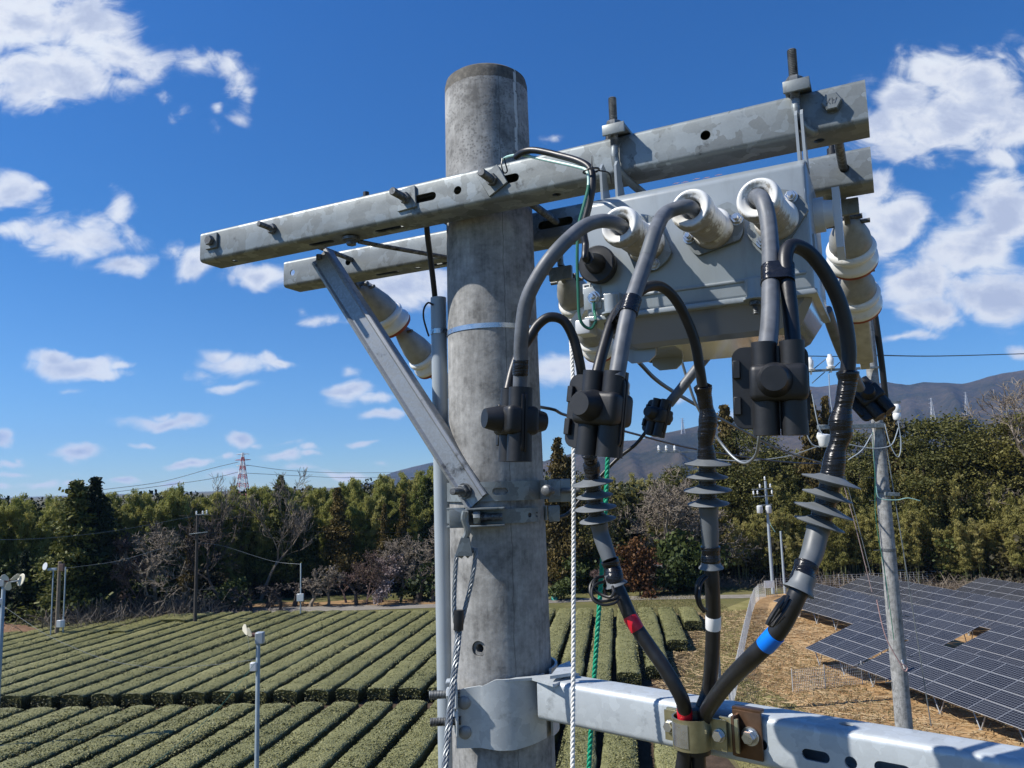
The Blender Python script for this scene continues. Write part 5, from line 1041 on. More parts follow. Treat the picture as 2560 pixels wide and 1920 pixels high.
# dense dark interior of the wood
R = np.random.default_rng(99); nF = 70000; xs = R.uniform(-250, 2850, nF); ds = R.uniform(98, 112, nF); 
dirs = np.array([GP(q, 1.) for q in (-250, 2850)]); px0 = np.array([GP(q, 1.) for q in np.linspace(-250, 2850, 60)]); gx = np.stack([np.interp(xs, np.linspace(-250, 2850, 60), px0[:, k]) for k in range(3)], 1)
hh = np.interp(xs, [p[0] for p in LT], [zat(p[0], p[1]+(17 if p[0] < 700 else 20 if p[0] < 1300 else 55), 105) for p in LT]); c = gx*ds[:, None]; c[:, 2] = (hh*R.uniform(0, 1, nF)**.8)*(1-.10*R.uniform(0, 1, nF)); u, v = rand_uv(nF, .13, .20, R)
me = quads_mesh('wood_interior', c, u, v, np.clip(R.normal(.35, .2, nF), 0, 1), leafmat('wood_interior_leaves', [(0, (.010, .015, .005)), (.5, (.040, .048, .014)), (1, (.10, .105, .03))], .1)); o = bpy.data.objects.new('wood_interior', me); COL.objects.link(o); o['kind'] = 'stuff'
# undergrowth along the foot
nU = 30000; xs = R.uniform(-200, 2750, nU); base_d = np.where(xs < 580, 84., np.where(xs < 1300, 91.5, 91.)); ds = base_d + R.uniform(-1, 8, nU)**1; gx = np.stack([np.interp(xs, np.linspace(-250, 2850, 60), px0[:, k]) for k in range(3)], 1); c = gx*ds[:, None]; c[:, 2] = R.uniform(0, 1, nU)**2*3.2*(.6+.4*np.sin(xs*.05)*np.sin(xs*.021+1)); keep = np.ones(nU, bool); c = c[keep]; n_k = len(c); u, v = rand_uv(n_k, .09, .13, R)
me = quads_mesh('undergrowth', c, u, v, R.uniform(0, 1, n_k), FLOORM); o = bpy.data.objects.new('undergrowth', me); COL.objects.link(o); o['kind'] = 'stuff'

# ---- tea hedges
TEA = None
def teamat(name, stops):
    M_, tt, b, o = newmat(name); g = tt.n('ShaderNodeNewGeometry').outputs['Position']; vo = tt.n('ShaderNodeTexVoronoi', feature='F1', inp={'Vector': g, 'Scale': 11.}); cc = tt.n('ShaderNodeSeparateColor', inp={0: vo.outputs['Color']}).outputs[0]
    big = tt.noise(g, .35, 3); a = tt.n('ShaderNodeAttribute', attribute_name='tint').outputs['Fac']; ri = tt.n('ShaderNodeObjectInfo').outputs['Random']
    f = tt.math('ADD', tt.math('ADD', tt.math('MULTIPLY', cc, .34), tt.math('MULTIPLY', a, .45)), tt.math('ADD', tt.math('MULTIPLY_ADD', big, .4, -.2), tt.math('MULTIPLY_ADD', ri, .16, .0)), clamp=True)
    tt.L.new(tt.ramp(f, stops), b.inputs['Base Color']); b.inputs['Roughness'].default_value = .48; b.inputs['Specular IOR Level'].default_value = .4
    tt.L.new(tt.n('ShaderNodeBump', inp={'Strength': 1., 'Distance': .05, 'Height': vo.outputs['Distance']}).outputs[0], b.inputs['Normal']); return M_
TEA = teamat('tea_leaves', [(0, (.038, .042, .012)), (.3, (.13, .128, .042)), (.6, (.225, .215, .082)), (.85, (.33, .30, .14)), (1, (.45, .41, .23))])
TEA2 = teamat('dark_tea_leaves', [(0, (.010, .022, .010)), (.4, (.03, .055, .022)), (.8, (.055, .085, .035)), (1, (.09, .12, .05))])
PROF = [(-.67, .0), (-.70, .30), (-.70, .66), (-.675, .762), (-.46, .80), (-.2, .825), (0, .83), (.2, .825), (.46, .80), (.675, .762), (.70, .66), (.70, .30), (.67, 0.)]
def tea_row(p0, p1, w, h, step, dens, lab, grp, seed, mat=None):
    R = np.random.default_rng(seed); p0, p1 = V3(p0), V3(p1); d = p1-p0; L = np.linalg.norm(d); d = d/L; s = np.array([d[1], -d[0], 0]); n = max(3, int(L/step)); m_ = len(PROF)
    P = np.array(PROF); t_ = np.linspace(0, L, n+1); wob = np.cumsum(R.normal(size=n+1))*.015; wob -= np.linspace(0, wob[-1], n+1); hw = 1+.04*np.sin(t_*.7+seed)+R.normal(size=n+1)*.012
    V = p0 + t_[:, None, None]*d + (P[None, :, 0:1]*w/1.4*hw[:, None, None]+wob[:, None, None])*s; V[:, :, 2] = P[None, :, 1]*h/.83*(1+R.normal(size=(n+1, 1))*.012)
    V += R.normal(size=V.shape)*.012*(P[None, :, 1:2] > .05); v = V.reshape(-1, 3); f = []
    for i in range(n):
        for k in range(m_-1): a = i*m_+k; f.append((a, a+m_, a+m_+1, a+1))
    # rounded ends: inset fan
    ce = [p0+d*(-.02)+zz*h*.45, p1+d*.02+zz*h*.45]; v = np.vstack([v, ce]); nv = len(v)
    for k in range(m_-1): f.append((k+1, k, nv-2)); a = n*m_+k; f.append((a, a+1, nv-1))
    # leaf cards over the surface
    nl = int(L*2.6*dens); tl = R.uniform(-.05, L+.05, nl); q = R.uniform(0, m_-1, nl); qi = np.minimum(q.astype(int), m_-2); fr = (q-qi)[:, None]; pr_ = P[qi]*(1-fr)+P[qi+1]*fr
    c = p0 + tl[:, None]*d + (pr_[:, 0:1]*w/1.4*1.0)*s; c[:, 2] = pr_[:, 1]*h/.83; c += R.normal(size=c.shape)*np.array([.014, .014, .010])
    k2 = int(w*h*dens*2.2); 
    for pe_, sg in ((p0, -1), (p1, 1)):
        ce_ = pe_ + d*sg*.06 + R.uniform(-.5, .5, (k2, 1))*w*.96*s + R.normal(size=(k2, 1))*.03*d; ce_[:, 2] = R.uniform(0.03, .93, k2)*h; c = np.vstack([c, ce_])
    nl = len(c); dd_ = R.normal(size=(nl, 3))*np.array([1, 1, .45]); dd_ /= np.linalg.norm(dd_, axis=1)[:, None]; ee_ = R.normal(size=(nl, 3))*np.array([1, 1, .45]); ee_ -= dd_*np.sum(ee_*dd_, 1)[:, None]; ee_ /= np.linalg.norm(ee_, axis=1)[:, None]; kk_ = R.uniform(.6, 1.3, (nl, 1)); u, vv_ = ee_*.022*kk_, dd_*.036*kk_; Pq = np.stack([c-u-vv_, c+u-vv_, c+u+vv_, c-u+vv_], 1).reshape(-1, 3)
    me = bpy.data.meshes.new('tea_hedge'); allv = np.vstack([v, Pq])-p0; nf = len(f)
    me.vertices.add(len(allv)); me.vertices.foreach_set('co', allv.astype(np.float32).ravel())
    li = [i for q_ in f for i in q_]; lt = [len(q_) for q_ in f]; li = np.concatenate([np.array(li, np.int32), np.arange(nv, nv+4*nl, dtype=np.int32)]); lt = np.concatenate([np.array(lt, np.int32), np.full(nl, 4, np.int32)])
    me.loops.add(len(li)); me.loops.foreach_set('vertex_index', li); me.polygons.add(len(lt)); me.polygons.foreach_set('loop_start', np.concatenate([[0], np.cumsum(lt)[:-1]]).astype(np.int32)); me.polygons.foreach_set('loop_total', lt); me.update()
    dk = lambda zv: np.clip((zv/h-.78)/.11, 0, 1)  # sides and ends darkened in colour: old twiggy growth plus painted row-gap shade
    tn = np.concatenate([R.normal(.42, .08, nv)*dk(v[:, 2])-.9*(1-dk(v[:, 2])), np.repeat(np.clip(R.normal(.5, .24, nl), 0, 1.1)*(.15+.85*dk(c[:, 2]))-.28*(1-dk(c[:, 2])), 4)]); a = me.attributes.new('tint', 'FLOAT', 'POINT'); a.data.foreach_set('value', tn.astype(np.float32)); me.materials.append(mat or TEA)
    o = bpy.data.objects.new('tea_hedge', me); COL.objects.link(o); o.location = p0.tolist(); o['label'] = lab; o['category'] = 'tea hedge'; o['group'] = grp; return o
def rowdir(xe):   # rows fan slightly
    vp = 1545 + 110*min(1, max(0, (2-xe)/26)); d = ray(vp, hz(vp)); return unit((d[0], d[1], 0))
def nearline(x): return 44.35 - .035*(x+5)      # near edge of the far block
def yfar(x): return float(np.interp(x, [-50, -40, -32, -24, -11, 4, 17], [72.0, 72.6, 73.4, 73.3, 71.2, 69.6, 68.2]))
ORD = 'first second third fourth fifth sixth seventh eighth ninth tenth eleventh twelfth thirteenth fourteenth fifteenth sixteenth seventeenth eighteenth nineteenth twentieth'.split(); ORD += ['twenty-'+q for q in ORD[:9]]+['thirtieth']+['thirty-'+q for q in ORD[:9]]+['fortieth']+['forty-'+q for q in ORD[:9]]+['fiftieth']
k = 0; xe = 12.4
rows = []
xs_near = {0: 12.9}
pitch = 1.735
x_ = 5.95+pitch*3
i = 0
while x_ > -62:
    d = rowdir(x_); yn = nearline(x_); 
    if i == 0: yn = 61.8
    elif i == 1: yn = 54.9
    elif i == 2: yn = 47.8
    elif i == 3: yn = 46.4
    # lateral coordinate is given at the near line; rows start there
    base0 = V3((x_, nearline(x_), 0)); p0 = base0 + d*((yn-base0[1])/d[1]); yf = yfar(base0[0]+d[0]/d[1]*26)
    if x_ < -22: yf -= (-(x_+22))*.02
    p1 = base0 + d*((yf-base0[1])/d[1])
    lab = ('short tea hedge at the right end of the far block', 'second short tea hedge from the right end of the far block', 'third tea hedge from the right end of the far block, ending near the lower crossarm', 'fourth tea hedge from the right end of the far block')[i] if i < 4 else (ORD[i]+' long tea hedge of the far block, counting from its right end')
    grp = None
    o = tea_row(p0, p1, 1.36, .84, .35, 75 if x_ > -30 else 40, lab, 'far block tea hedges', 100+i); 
    x_ -= pitch; i += 1
x_ = 7.0; i = 0
while x_ > -42:
    d = rowdir(x_-4); y1 = 41.9 - .038*(x_+5) if x_ < 1.5 else (42.2 if x_ < 6 else 39.5); base0 = V3((x_, y1, 0)); Ln = 22 if x_ > -12 else 16; p0 = base0 - d*Ln
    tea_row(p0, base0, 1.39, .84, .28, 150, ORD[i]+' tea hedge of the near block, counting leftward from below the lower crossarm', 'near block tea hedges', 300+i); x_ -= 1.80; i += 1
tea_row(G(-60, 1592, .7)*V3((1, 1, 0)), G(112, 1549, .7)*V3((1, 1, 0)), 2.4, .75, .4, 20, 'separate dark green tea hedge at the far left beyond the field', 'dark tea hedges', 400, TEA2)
# the raised near edge hedges in the back left
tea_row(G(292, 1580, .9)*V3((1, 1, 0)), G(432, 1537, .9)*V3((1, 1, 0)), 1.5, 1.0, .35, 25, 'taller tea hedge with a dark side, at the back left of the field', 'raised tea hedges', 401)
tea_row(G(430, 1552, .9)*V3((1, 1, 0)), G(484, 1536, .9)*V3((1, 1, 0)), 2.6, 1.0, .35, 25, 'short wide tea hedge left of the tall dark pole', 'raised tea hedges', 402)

# ---- solar field
e1 = V3((.18, -.984, 0)); e1 = unit(e1); e2 = V3((-e1[1], e1[0], 0)); TL = math.radians(20); up2 = e2*math.cos(TL)+zz*math.sin(TL)
def UV(u, v, z=0.): return e1*u + e2*v + zz*z
GLS = None
def panelmat():
    M_, tt, b, o = newmat('solar_cells'); sp_ = tt.n('ShaderNodeSeparateXYZ', inp={0: o}); w = None
    fx = tt.math('FRACT', tt.math('MULTIPLY', sp_.outputs[0], 10/1.62)); fy = tt.math('FRACT', tt.math('MULTIPLY', sp_.outputs[1], 6/.96)); g = tt.math('MAXIMUM', tt.math('GREATER_THAN', tt.math('ABSOLUTE', tt.math('SUBTRACT', fx, .5)), .465), tt.math('GREATER_THAN', tt.math('ABSOLUTE', tt.math('SUBTRACT', fy, .5)), .455))
    ri = tt.n('ShaderNodeObjectInfo').outputs['Random']; cell = tt.mix(ri, (.012, .013, .018), (.024, .025, .030))
    tt.L.new(tt.mix(g, cell, (.20, .21, .23)), b.inputs['Base Color']); b.inputs['Roughness'].default_value = .2; b.inputs['Specular IOR Level'].default_value = .12; return M_
PCELL = panelmat(); ALU = plain('aluminium_frame', (.55, .56, .57), .4, .3, .05, 20); LEG = plain('galvanized_leg', (.36, .37, .37), .5, .3, .1, 10)
pw, ph = 1.65, 1.0; mb = MB(); f_ = .016
mb.box((pw/2, ph/2, -.018), (pw/2-.006, ph/2-.006, .017)); nfr = len(mb.f)
mb.add([(f_, f_, .001), (pw-f_, f_, .001), (pw-f_, ph-f_, .001), (f_, ph-f_, .001)], [(0, 1, 2, 3)])
me_p = bpy.data.meshes.new('solar_panel'); me_p.from_pydata(mb.v, [], mb.f); me_p.materials.append(ALU); me_p.materials.append(PCELL); me_p.polygons[nfr].material_index = 1; me_p.update()
legm = MB()
for (dx, dy) in ((-.55, 0), (.55, 0)): legm.tube([(0, 0, 0), (dx, dy, .9)], .03, 5)
legm.box((0, 0, .02), (.08, .08, .02)); me_l = mesh_of(legm, 'support', LEG, 0)
legm = MB()
for (dx, dy) in ((-.55, 0), (.55, 0)): legm.tube([(0, 0, 0), (dx, dy, 2.1)], .03, 5)
me_l2 = mesh_of(legm, 'support', LEG, 0)
def table(u0, v0, nc, lab, z0=1.0, nr=4, skip=()):
    o0 = UV(u0, v0, z0); rt = thing('solar_table', lab, 'solar panels', o0, 'solar tables in the field'); rot = Matrix((e1.tolist(), up2.tolist(), np.cross(e1, up2).tolist())).transposed().to_4x4()
    nn = 0
    for c in range(nc):
        for r_ in range(nr):
            if (c, r_) in skip: continue
            o = bpy.data.objects.new('solar_panel', me_p); COL.objects.link(o); o.parent = rt; p = e1*(c*(pw+.02)) + up2*(r_*(ph+.02)); o.matrix_local = Matrix.Translation(p.tolist()) @ rot
    L = nc*(pw+.02)
    b = MB()
    for r_ in (.25, 1.3, 2.7, 3.8): b.tube([o0+up2*r_-zz*.07, o0+up2*r_-zz*.07+e1*L], .03, 4)
    ro = b.build('rails', LEG, rt, smooth=0); ro['kind'] = 'stuff'
    k = 0.6
    while k < L:
        for (vv, me) in ((.55, me_l), (3.3, me_l2)):
            o = bpy.data.objects.new('support', me); COL.objects.link(o); o.parent = rt; q = e1*k + e2*vv; zt_ = z0+vv*math.tan(TL)-.08; s = zt_/(.9 if me is me_l else 2.1); o.location = (q[0], q[1], -z0); o.rotation_euler = (0, 0, math.atan2(e1[1], e1[0])); o.scale = (1, 1, s)
        k += 2.6
table(-46.5, 26.9, 3, 'small three-column solar table at the left corner, nearest the inner fence')
table(-41.2, 26.9, 15, 'nearest long solar table running to the lower right corner')
table(-64.0, 34.3, 12, 'second row solar table at the far left with legs visible beside the straw')
table(-43.0, 34.3, 14, 'second row solar table right of the far concrete pole')
table(-66.9, 41.7, 25, 'third row solar table behind the fence side of the field')
table(-61.4, 49.1, 23, 'fourth row solar table at the right side of the field')
table(-58.0, 56.5, 22, 'fifth row solar table farthest to the right')
# ---- fences
FMESH = plain('white_fence_wire', (.62, .63, .62), .5, .1, .05, 10); FPOST = plain('grey_fence_post', (.50, .51, .50), .5, .2, .05, 10)
def fence(pts, h, lab, sp=2.0, wire=.006, gx=.15, gz=.15):
    rt = thing('wire_fence', lab, 'fence', pts[0]); 
    for a, b_ in zip(pts[:-1], pts[1:]):
        a, b_ = V3(a), V3(b_); L = np.linalg.norm(b_-a); n = max(1, round(L/sp)); d = (b_-a)/n
        for i in range(n):
            p, q = a+d*i, a+d*(i+1); m_ = MB().cyl(p-zz*.05, p+zz*(h+.05), .028, n=6); m_.build('post', FPOST, rt, smooth=0)
            m_ = MB(); k = int(h/gz)
            for j in range(k+1): z = .08+j*(h-.1)/k; m_.tube([p+zz*z, q+zz*z], wire, 3, caps=False)
            k = max(2, int(np.linalg.norm(d)/gx))
            for j in range(1, k): r_ = p+(q-p)*j/k; m_.tube([r_+zz*.06, r_+zz*(h-.02)], wire, 3, caps=False)
            m_.build('mesh_panel', FMESH, rt, smooth=0)
    MB().cyl(V3(pts[-1])-zz*.05, V3(pts[-1])+zz*(h+.05), .028, n=6).build('post', FPOST, rt, smooth=0); return rt
fence([G(1826, 1790), G(1840, 1738), G(1862, 1620), G(1879, 1540), G(1888, 1512)], 1.5, 'white wire fence climbing along the left side of the solar field', 1.9, .011, .12, .14)
fence([G(1888, 1512), G(1898, 1501), G(1915, 1494), G(1938, 1492)], 1.5, 'curved corner of the wire fence beside the distant slim poles', 2.0, .009, .18, .2)
fence([G(1938, 1492)+V3((.3, .3, 0)), G(2100, 1480), G(2560, 1462), G(2700, 1458)], 1.7, 'long wire fence along the back of the solar field in front of the bamboo', 3.0, .010, .45, .22)
fence([G(1983, 1733), G(2064, 1722), G(2157, 1712), G(2215, 1706)], 1.25, 'short inner wire fence standing on the straw in front of the solar tables', 4.0, .007, .12, .16)
MB().box(G(1925, 1492)+zz*1.2, (.5, .02, .35)).build('white_notice_board', PAINTW, None, G(1925, 1492), label='small white notice board on the fence beside the distant slim poles', cat='sign')
# wall strip behind the back fence
p, q = G(2105, 1478)+V3((0, 1.2, 0)), V3((72, 92, 0)); 
# straw scatter
nS = 26000; R = np.random.default_rng(5); uu = R.uniform(-66, -8, nS); vv2 = R.uniform(16, 35, nS); c = e1*uu[:, None]+e2*vv2[:, None]; c[:, 2] = R.uniform(.01, .10, nS); ang = R.uniform(0, 6.283, nS); L_ = R.uniform(.10, .42, nS)
u = np.stack([np.cos(ang)*L_, np.sin(ang)*L_, R.normal(size=nS)*.04], 1); v = np.stack([-np.sin(ang), np.cos(ang), np.zeros(nS)], 1)*.013; v[:, 2] = .012
me = quads_mesh('scattered_straw', c, u, v, R.uniform(0, 1, nS), leafmat('straw_stalks', [(0, (.20, .13, .06)), (.5, (.38, .27, .14)), (1, (.55, .43, .26))], .2)); o = bpy.data.objects.new('scattered_straw', me); COL.objects.link(o); o['kind'] = 'stuff'
nS = 30000; xx = R.uniform(8.9, 19, nS); yy = R.uniform(20, 80, nS); c = np.stack([xx, yy, R.uniform(0, .1, nS)], 1); u, v = rand_uv(nS, .012, .09, R, (0, 0, .8)); 
me = quads_mesh('dry_grass_tufts', c, u, v, R.uniform(0, 1, nS), leafmat('dry_grass_blades', [(0, (.09, .09, .03)), (.5, (.20, .17, .07)), (1, (.34, .28, .15))], .3)); o = bpy.data.objects.new('dry_grass_tufts', me); COL.objects.link(o); o['kind'] = 'stuff'

# ---- poles
def cpole(x, dist, ytop, r, lab, mat=None, name='utility_pole', taper=1/150., zt=None):
    p = GP(x, dist); zt = zat(x, ytop, dist) if zt is None else zt; rt = thing(name, lab, 'utility pole' if name == 'utility_pole' else name.replace('_', ' '), p)
    m_ = MB().lathe(p, zz, [(0, r+zt*taper), (zt-.02, r), (zt, r*.8)], 20); m_.build('shaft', mat or CONC2, rt); return rt, p, zt
DP2 = 14.5
rt, p2, zt2 = cpole(2203, DP2, 775, .088, 'second concrete utility pole with crossarms, right of the taped right cable', taper=1/150.)
# vertical placement tests use the pole foot; fixtures hang on it
def on2(x, y, dd=0.): return onplane(x, y, p2+V3((0, dd, 0)), V3((0, 1, 0)))
def bar(q0, q1, w, name, mat, par): d = unit(V3(q1)-q0); x, y, _ = basis(d); c = (V3(q0)+q1)/2; return MB().box(c, (w, w, np.linalg.norm(V3(q1)-q0)/2), (x, y, d), bev=w*.2, seg=1).build(name, mat, par)
bar(on2(2016, 928, -.12), on2(2200, 918, -.12), .020, 'crossarm', GALV, rt); bar(on2(2044, 1068, -.13), on2(2212, 1064, -.13), .037, 'crossarm', GALV, rt); bar(on2(2180, 1007, -.12), on2(2251, 1005, -.12), .020, 'crossarm', GALV, rt)
for (x0, y0, x1, y1) in ((2030, 926, 2064, 898), (2100, 905, 2072, 932), (2030, 958, 2062, 930)): MB().tube([on2(x0, y0, -.1), on2(x1, y1, -.1)], .008, 6).build('arm_brace', GALVD, rt)
def pin_ins(p, s, par, nm='insulator'):
    MB().lathe(p, zz, [(-.05*s, .012*s), (0, .02*s), (0, .05*s), (.03*s, .06*s), (.04*s, .035*s), (.08*s, .045*s), (.14*s, .05*s), (.17*s, .03*s), (.20*s, .028*s)], 16).build(nm, PORC, par)
pin_ins(on2(2077, 922, -.12), 1.25, rt); pin_ins(on2(2027, 928, -.12), 1.2, rt)
MB().lathe(on2(2243, 1050, -.14), zz, [(0, .045), (.02, .06), (.10, .065), (.12, .05), (.14, .065), (.24, .065), (.27, .04)], 16).build('cutout_switch', PORC, rt)
MB().lathe(on2(2062, 1118, -.14), zz, [(0, .06), (.03, .09), (.12, .10), (.16, .12), (.20, .12), (.22, .05)], 18).build('arrester', PORC, rt)
MB().cyl(on2(2044, 1085, -.14), on2(2064, 1090, -.14), .03, n=12).build('terminal', PORC, rt)
for (y, s) in ((1139, -1), (1194, -1), (1251, -1), (1375, -1), (1426, 1), (1540, 1), (1640, 1), (1705, -1)):
    xx = 2203+(y-1177)*.088; q = on2(xx+(s*18), y, 0.); MB().tube([q, q+V3((s*.13, -.03, .0))], .008, 6).build('step_bolt', GALVD, rt)
for y in (1065, 1008, 1232, 1378, 1592): q = on2(2203+(y-1177)*.088, y, 0.); MB().lathe(V3((p2[0], p2[1], q[2])), zz, [(0, .12), (.05, .12)], 20).build('pole_band', GALVD, rt)
bar(on2(2212, 1235, -.14), on2(2248, 1236, -.14), .03, 'bracket', GALV, rt)
for pts, r, mt, nm in (([(2190, 1215), (2198, 1245), (2240, 1250), (2270, 1245), (2300, 1252)], .008, MINT, 'green_wire'), ([(2182, 1080), (2184, 1130), (2188, 1200), (2190, 1300), (2215, 1450), (2235, 1600)], .006, GREENW, 'earth_wire'),
    ([(2245, 1052), (2252, 1100), (2251, 1130), (2243, 1142), (2225, 1110), (2212, 1060)], .008, PVC, 'jumper'), ([(2072, 935), (2075, 990), (2082, 1040)], .008, PVC, 'jumper'), ([(2078, 1100), (2120, 1110), (2170, 1120), (2210, 1119), (2232, 1108), (2246, 1070)], .009, PVC, 'jumper'),
    ([(2030, 985), (2045, 1060), (2060, 1095)], .009, PVC, 'jumper'), ([(2014, 1080), (2030, 1110), (2050, 1118)], .010, PVC, 'jumper'), ([(2120, 1150), (2155, 1125), (2180, 1085)], .009, PVC, 'jumper')):
    MB().tube(spline([on2(x, y, -.2) for x, y in pts], 5), r, 6).build(nm, mt, rt)
def wire(pts, r, lab, mat=None, grp=None, name='overhead_wire', seg=6):
    P = spline(pts, seg); return MB().tube(P, r, 5).build(name, mat or WIRE, None, P[0], label=lab, cat='wire', group=grp)
rk = bar(on2(2255, 1650, -.16), on2(2262, 1672, -.16), .012, 'rope_knot', ROPEW, rt)
MB().tube(spline([on2(x, y, -.2) for x, y in ((2192, 1500), (2205, 1560), (2220, 1605), (2248, 1655), (2262, 1678), (2268, 1668), (2252, 1658))], 5), .009, 6).build('tied_rope', plain('reddish_rope', (.42, .26, .24), .8, 0, .2, 60), rt)
BLK = RUB
wire([atY(2185, 888, p2[1]), atY(2350, 890, p2[1]+3), atY(2570, 884, p2[1]+7)], .012, 'dark overhead wire running right from the second pole above the mountains', BLK)
wire([atY(2020, 890, p2[1]), atY(2110, 891, p2[1]), atY(2188, 890, p2[1]+.1)], .008, 'thin overhead wire left of the second pole top', BLK)
wire([on2(2208, 1065, -.1), on2(2262, 1400, -.1)*.5+atZ(2262, 1400, 9)*0+on2(2262, 1400, -.1)*.5, on2(2328, 1815, -.1)], .009, 'straight grey guy wire beside the second pole, right of it', WIRE, name='guy_wire')
wire([on2(2103, 1190, -.1), on2(2140, 1320, -.1), on2(2180, 1480, -.1)], .007, 'thin reddish rope slanting to the second pole from the left', plain('brown_rope', (.33, .24, .22), .8, 0, .2, 60), name='slanting_rope')
wire([on2(2112, 1190, -.1), on2(2150, 1330, -.1), on2(2176, 1432, -.1)], .006, 'thin grey wire beside the slanting rope', WIRE)
# wires crossing behind the cables towards the second pole
wire([atD(1100, 990, 7), atD(1352, 1018, 6), atD(1420, 1040, 6.4), atD(1560, 1078, 8), atD(1750, 1125, 10), atD(1960, 1155, 12.5), atD(2080, 1160, 14)], .013, 'black overhead wire passing behind the connector covers from the pole to the right', BLK)
wire([atD(1596, 905, 4.6), atD(1650, 957, 5), atD(1740, 1012, 6), atD(1830, 1062, 8), atD(1960, 1128, 11), atD(2060, 1158, 13)], .014, 'second black overhead wire dropping from behind the switch box to the right', BLK)
wire([atD(1760, 1145, 16), atD(1850, 1152, 15), atD(1960, 1142, 14.5), atD(2048, 1115, 14.2)], .010, 'grey overhead wire sagging towards the second pole from the left', WIRE)
# slim far poles
rt, p, zt = cpole(1912, 84, 1203, .12, 'taller of the two distant slim poles, with crossarms and a transformer', PVC, taper=1/200.)
def onf(x, y): return onplane(x, y, p-V3((0, .25, 0)), V3((0, 1, 0)))
for (y, a, b_) in ((1222, 1880, 1932), (1240, 1884, 1934), (1262, 1896, 1930)): bar(onf(a, y+2), onf(b_, y-1), .05, 'crossarm', GALV, rt)
for (x, y) in ((1884, 1236), (1894, 1235), (1926, 1218), (1900, 1219), (1930, 1234), (1912, 1200)): pin_ins(onf(x, y), 1.9, rt)
for x in (1900, 1922): MB().lathe(onf(x, 1283), zz, [(0, .26), (.05, .30), (.7, .30), (.78, .22)], 16).build('transformer', PAINTW, rt)
rt, p, zt = cpole(1941, 84, 1328, .10, 'shorter of the two distant slim poles beside the fence corner', PVC, taper=1/200.)
wire([atY(1920, 1285, 83.5), atY(1926, 1310, 83.5), atY(1938, 1330, 83.5)], .035, 'green drop cable between the two distant slim poles', MINT)
rt, p4, zt = cpole(1764, 42, 1122, .095, 'slim concrete pole almost hidden behind the middle cable termination', taper=1/150.)
def on4(x, y): return onplane(x, y, p4-V3((0, .15, 0)), V3((0, 1, 0)))
bar(on4(1644, 1131), on4(1752, 1129), .035, 'crossarm', GALV, rt)
for x in (1647, 1666, 1687): pin_ins(on4(x, 1126), 1.35, rt)
bar(on4(1700, 1134), on4(1745, 1158), .02, 'arm_brace', GALVD, rt)
# left poles
TIMB = plain('weathered_timber', (.20, .16, .12), .85, 0, .25, 4); DARKP = plain('dark_creosoted_pole', (.055, .045, .038), .8, 0, .3, 3); PIPE = plain('painted_steel_pipe', (.27, .32, .34), .45, .1, .06, 6)
rt, p, zt = cpole(142, 75, 1424, .05, 'slim steel pole with a fan head left of the short timber pole', PIPE, taper=0)
MB().box(p+zz*(zt+.05)+V3((-.1, 0, 0)), (.35, .12, .10), bev=.02, seg=1).build('fan_motor', PVC, rt); MB().lathe(p+zz*(zt+.15)+V3((-.65, -.05, .15)), (-.5, -1, .2), [(0, .08), (.03, .32), (.05, .30)], 12).build('fan_blade', PAINTW, rt)
rt, p, zt = cpole(157, 75.5, 1403, .13, 'short timber pole between two slim steel poles at the left', TIMB, taper=1/200.); MB().box(p+zz*(zt-.5)+V3((.2, 0, 0)), (.16, .14, .3), bev=.02, seg=1).build('junction_box', plain('rusty_box', (.16, .10, .08), .8), rt)
rt, p, zt = cpole(172, 75, 1417, .055, 'slim steel pole with a white meter box right of the short timber pole', PIPE, taper=0); MB().box(p+zz*1.55+V3((-.12, -.15, 0)), (.30, .12, .28), bev=.02, seg=1).build('meter_box', PAINTW, rt)
rt, p, zt = cpole(495, 74, 1284, .105, 'tall dark pole with small insulators at the edge of the tea field', DARKP, taper=1/180.)
for (dx, dz) in ((-.05, 0), (.5, 0), (.85, .05)): pin_ins(p+V3((dx, -.1, zt+dz-.05)), 1.5, rt)
bar(p+V3((-.1, -.15, zt-.1)), p+V3((1.0, -.15, zt-.08)), .035, 'crossarm', GALV, rt); bar(p+V3((-.6, -.15, zt-1.75)), p+V3((1.0, -.15, zt-1.6)), .04, 'crossarm', GALV, rt)
pt_ = p+zz*(zt)
wire([pt_+V3((0, 0, -.15)), GP(300, 70, zat(300, 1325, 70)), GP(120, 66, zat(120, 1345, 66)), GP(-60, 60, zat(-60, 1350, 60))], .014, 'overhead wire from the tall dark pole sagging to the left across the cedars', WIRE)
wire([pt_+V3((0.4, 0, -.15)), GP(700, 76, zat(700, 1295, 76)), GP(950, 80, zat(950, 1299, 80)), GP(1120, 84, zat(1120, 1303, 84))], .010, 'overhead wire from the tall dark pole running right in front of the trees', BLK)
wire([pt_+V3((0.4, 0, -1.7)), GP(700, 76, zat(700, 1328, 76)), GP(950, 80, zat(950, 1331, 80)), GP(1120, 84, zat(1120, 1333, 84))], .010, 'lower overhead wire from the tall dark pole running right in front of the trees', BLK)
rt, p, zt = cpole(753, 74, 1408, .06, 'small steel pole with a white box beside the gravel road', PIPE, taper=0); MB().box(p+zz*2.2+V3((0, -.12, 0)), (.30, .12, .33), bev=.02, seg=1).build('control_box', PAINTW, rt)
wire([p+zz*(zt-.1), GP(680, 75, zat(680, 1402, 75)), GP(560, 76, zat(560, 1365, 76)), pt_+V3((0, 0, -2.5))], .016, 'thin wire between the small steel pole and the tall dark pole', WIRE)
wire([GP(172, 75, zat(172, 1420, 75)), GP(300, 75.5, zat(300, 1402, 75.5)), GP(410, 76, zat(410, 1370, 76))], .014, 'thin wire rising right from the slim pole with the meter box', WIRE)
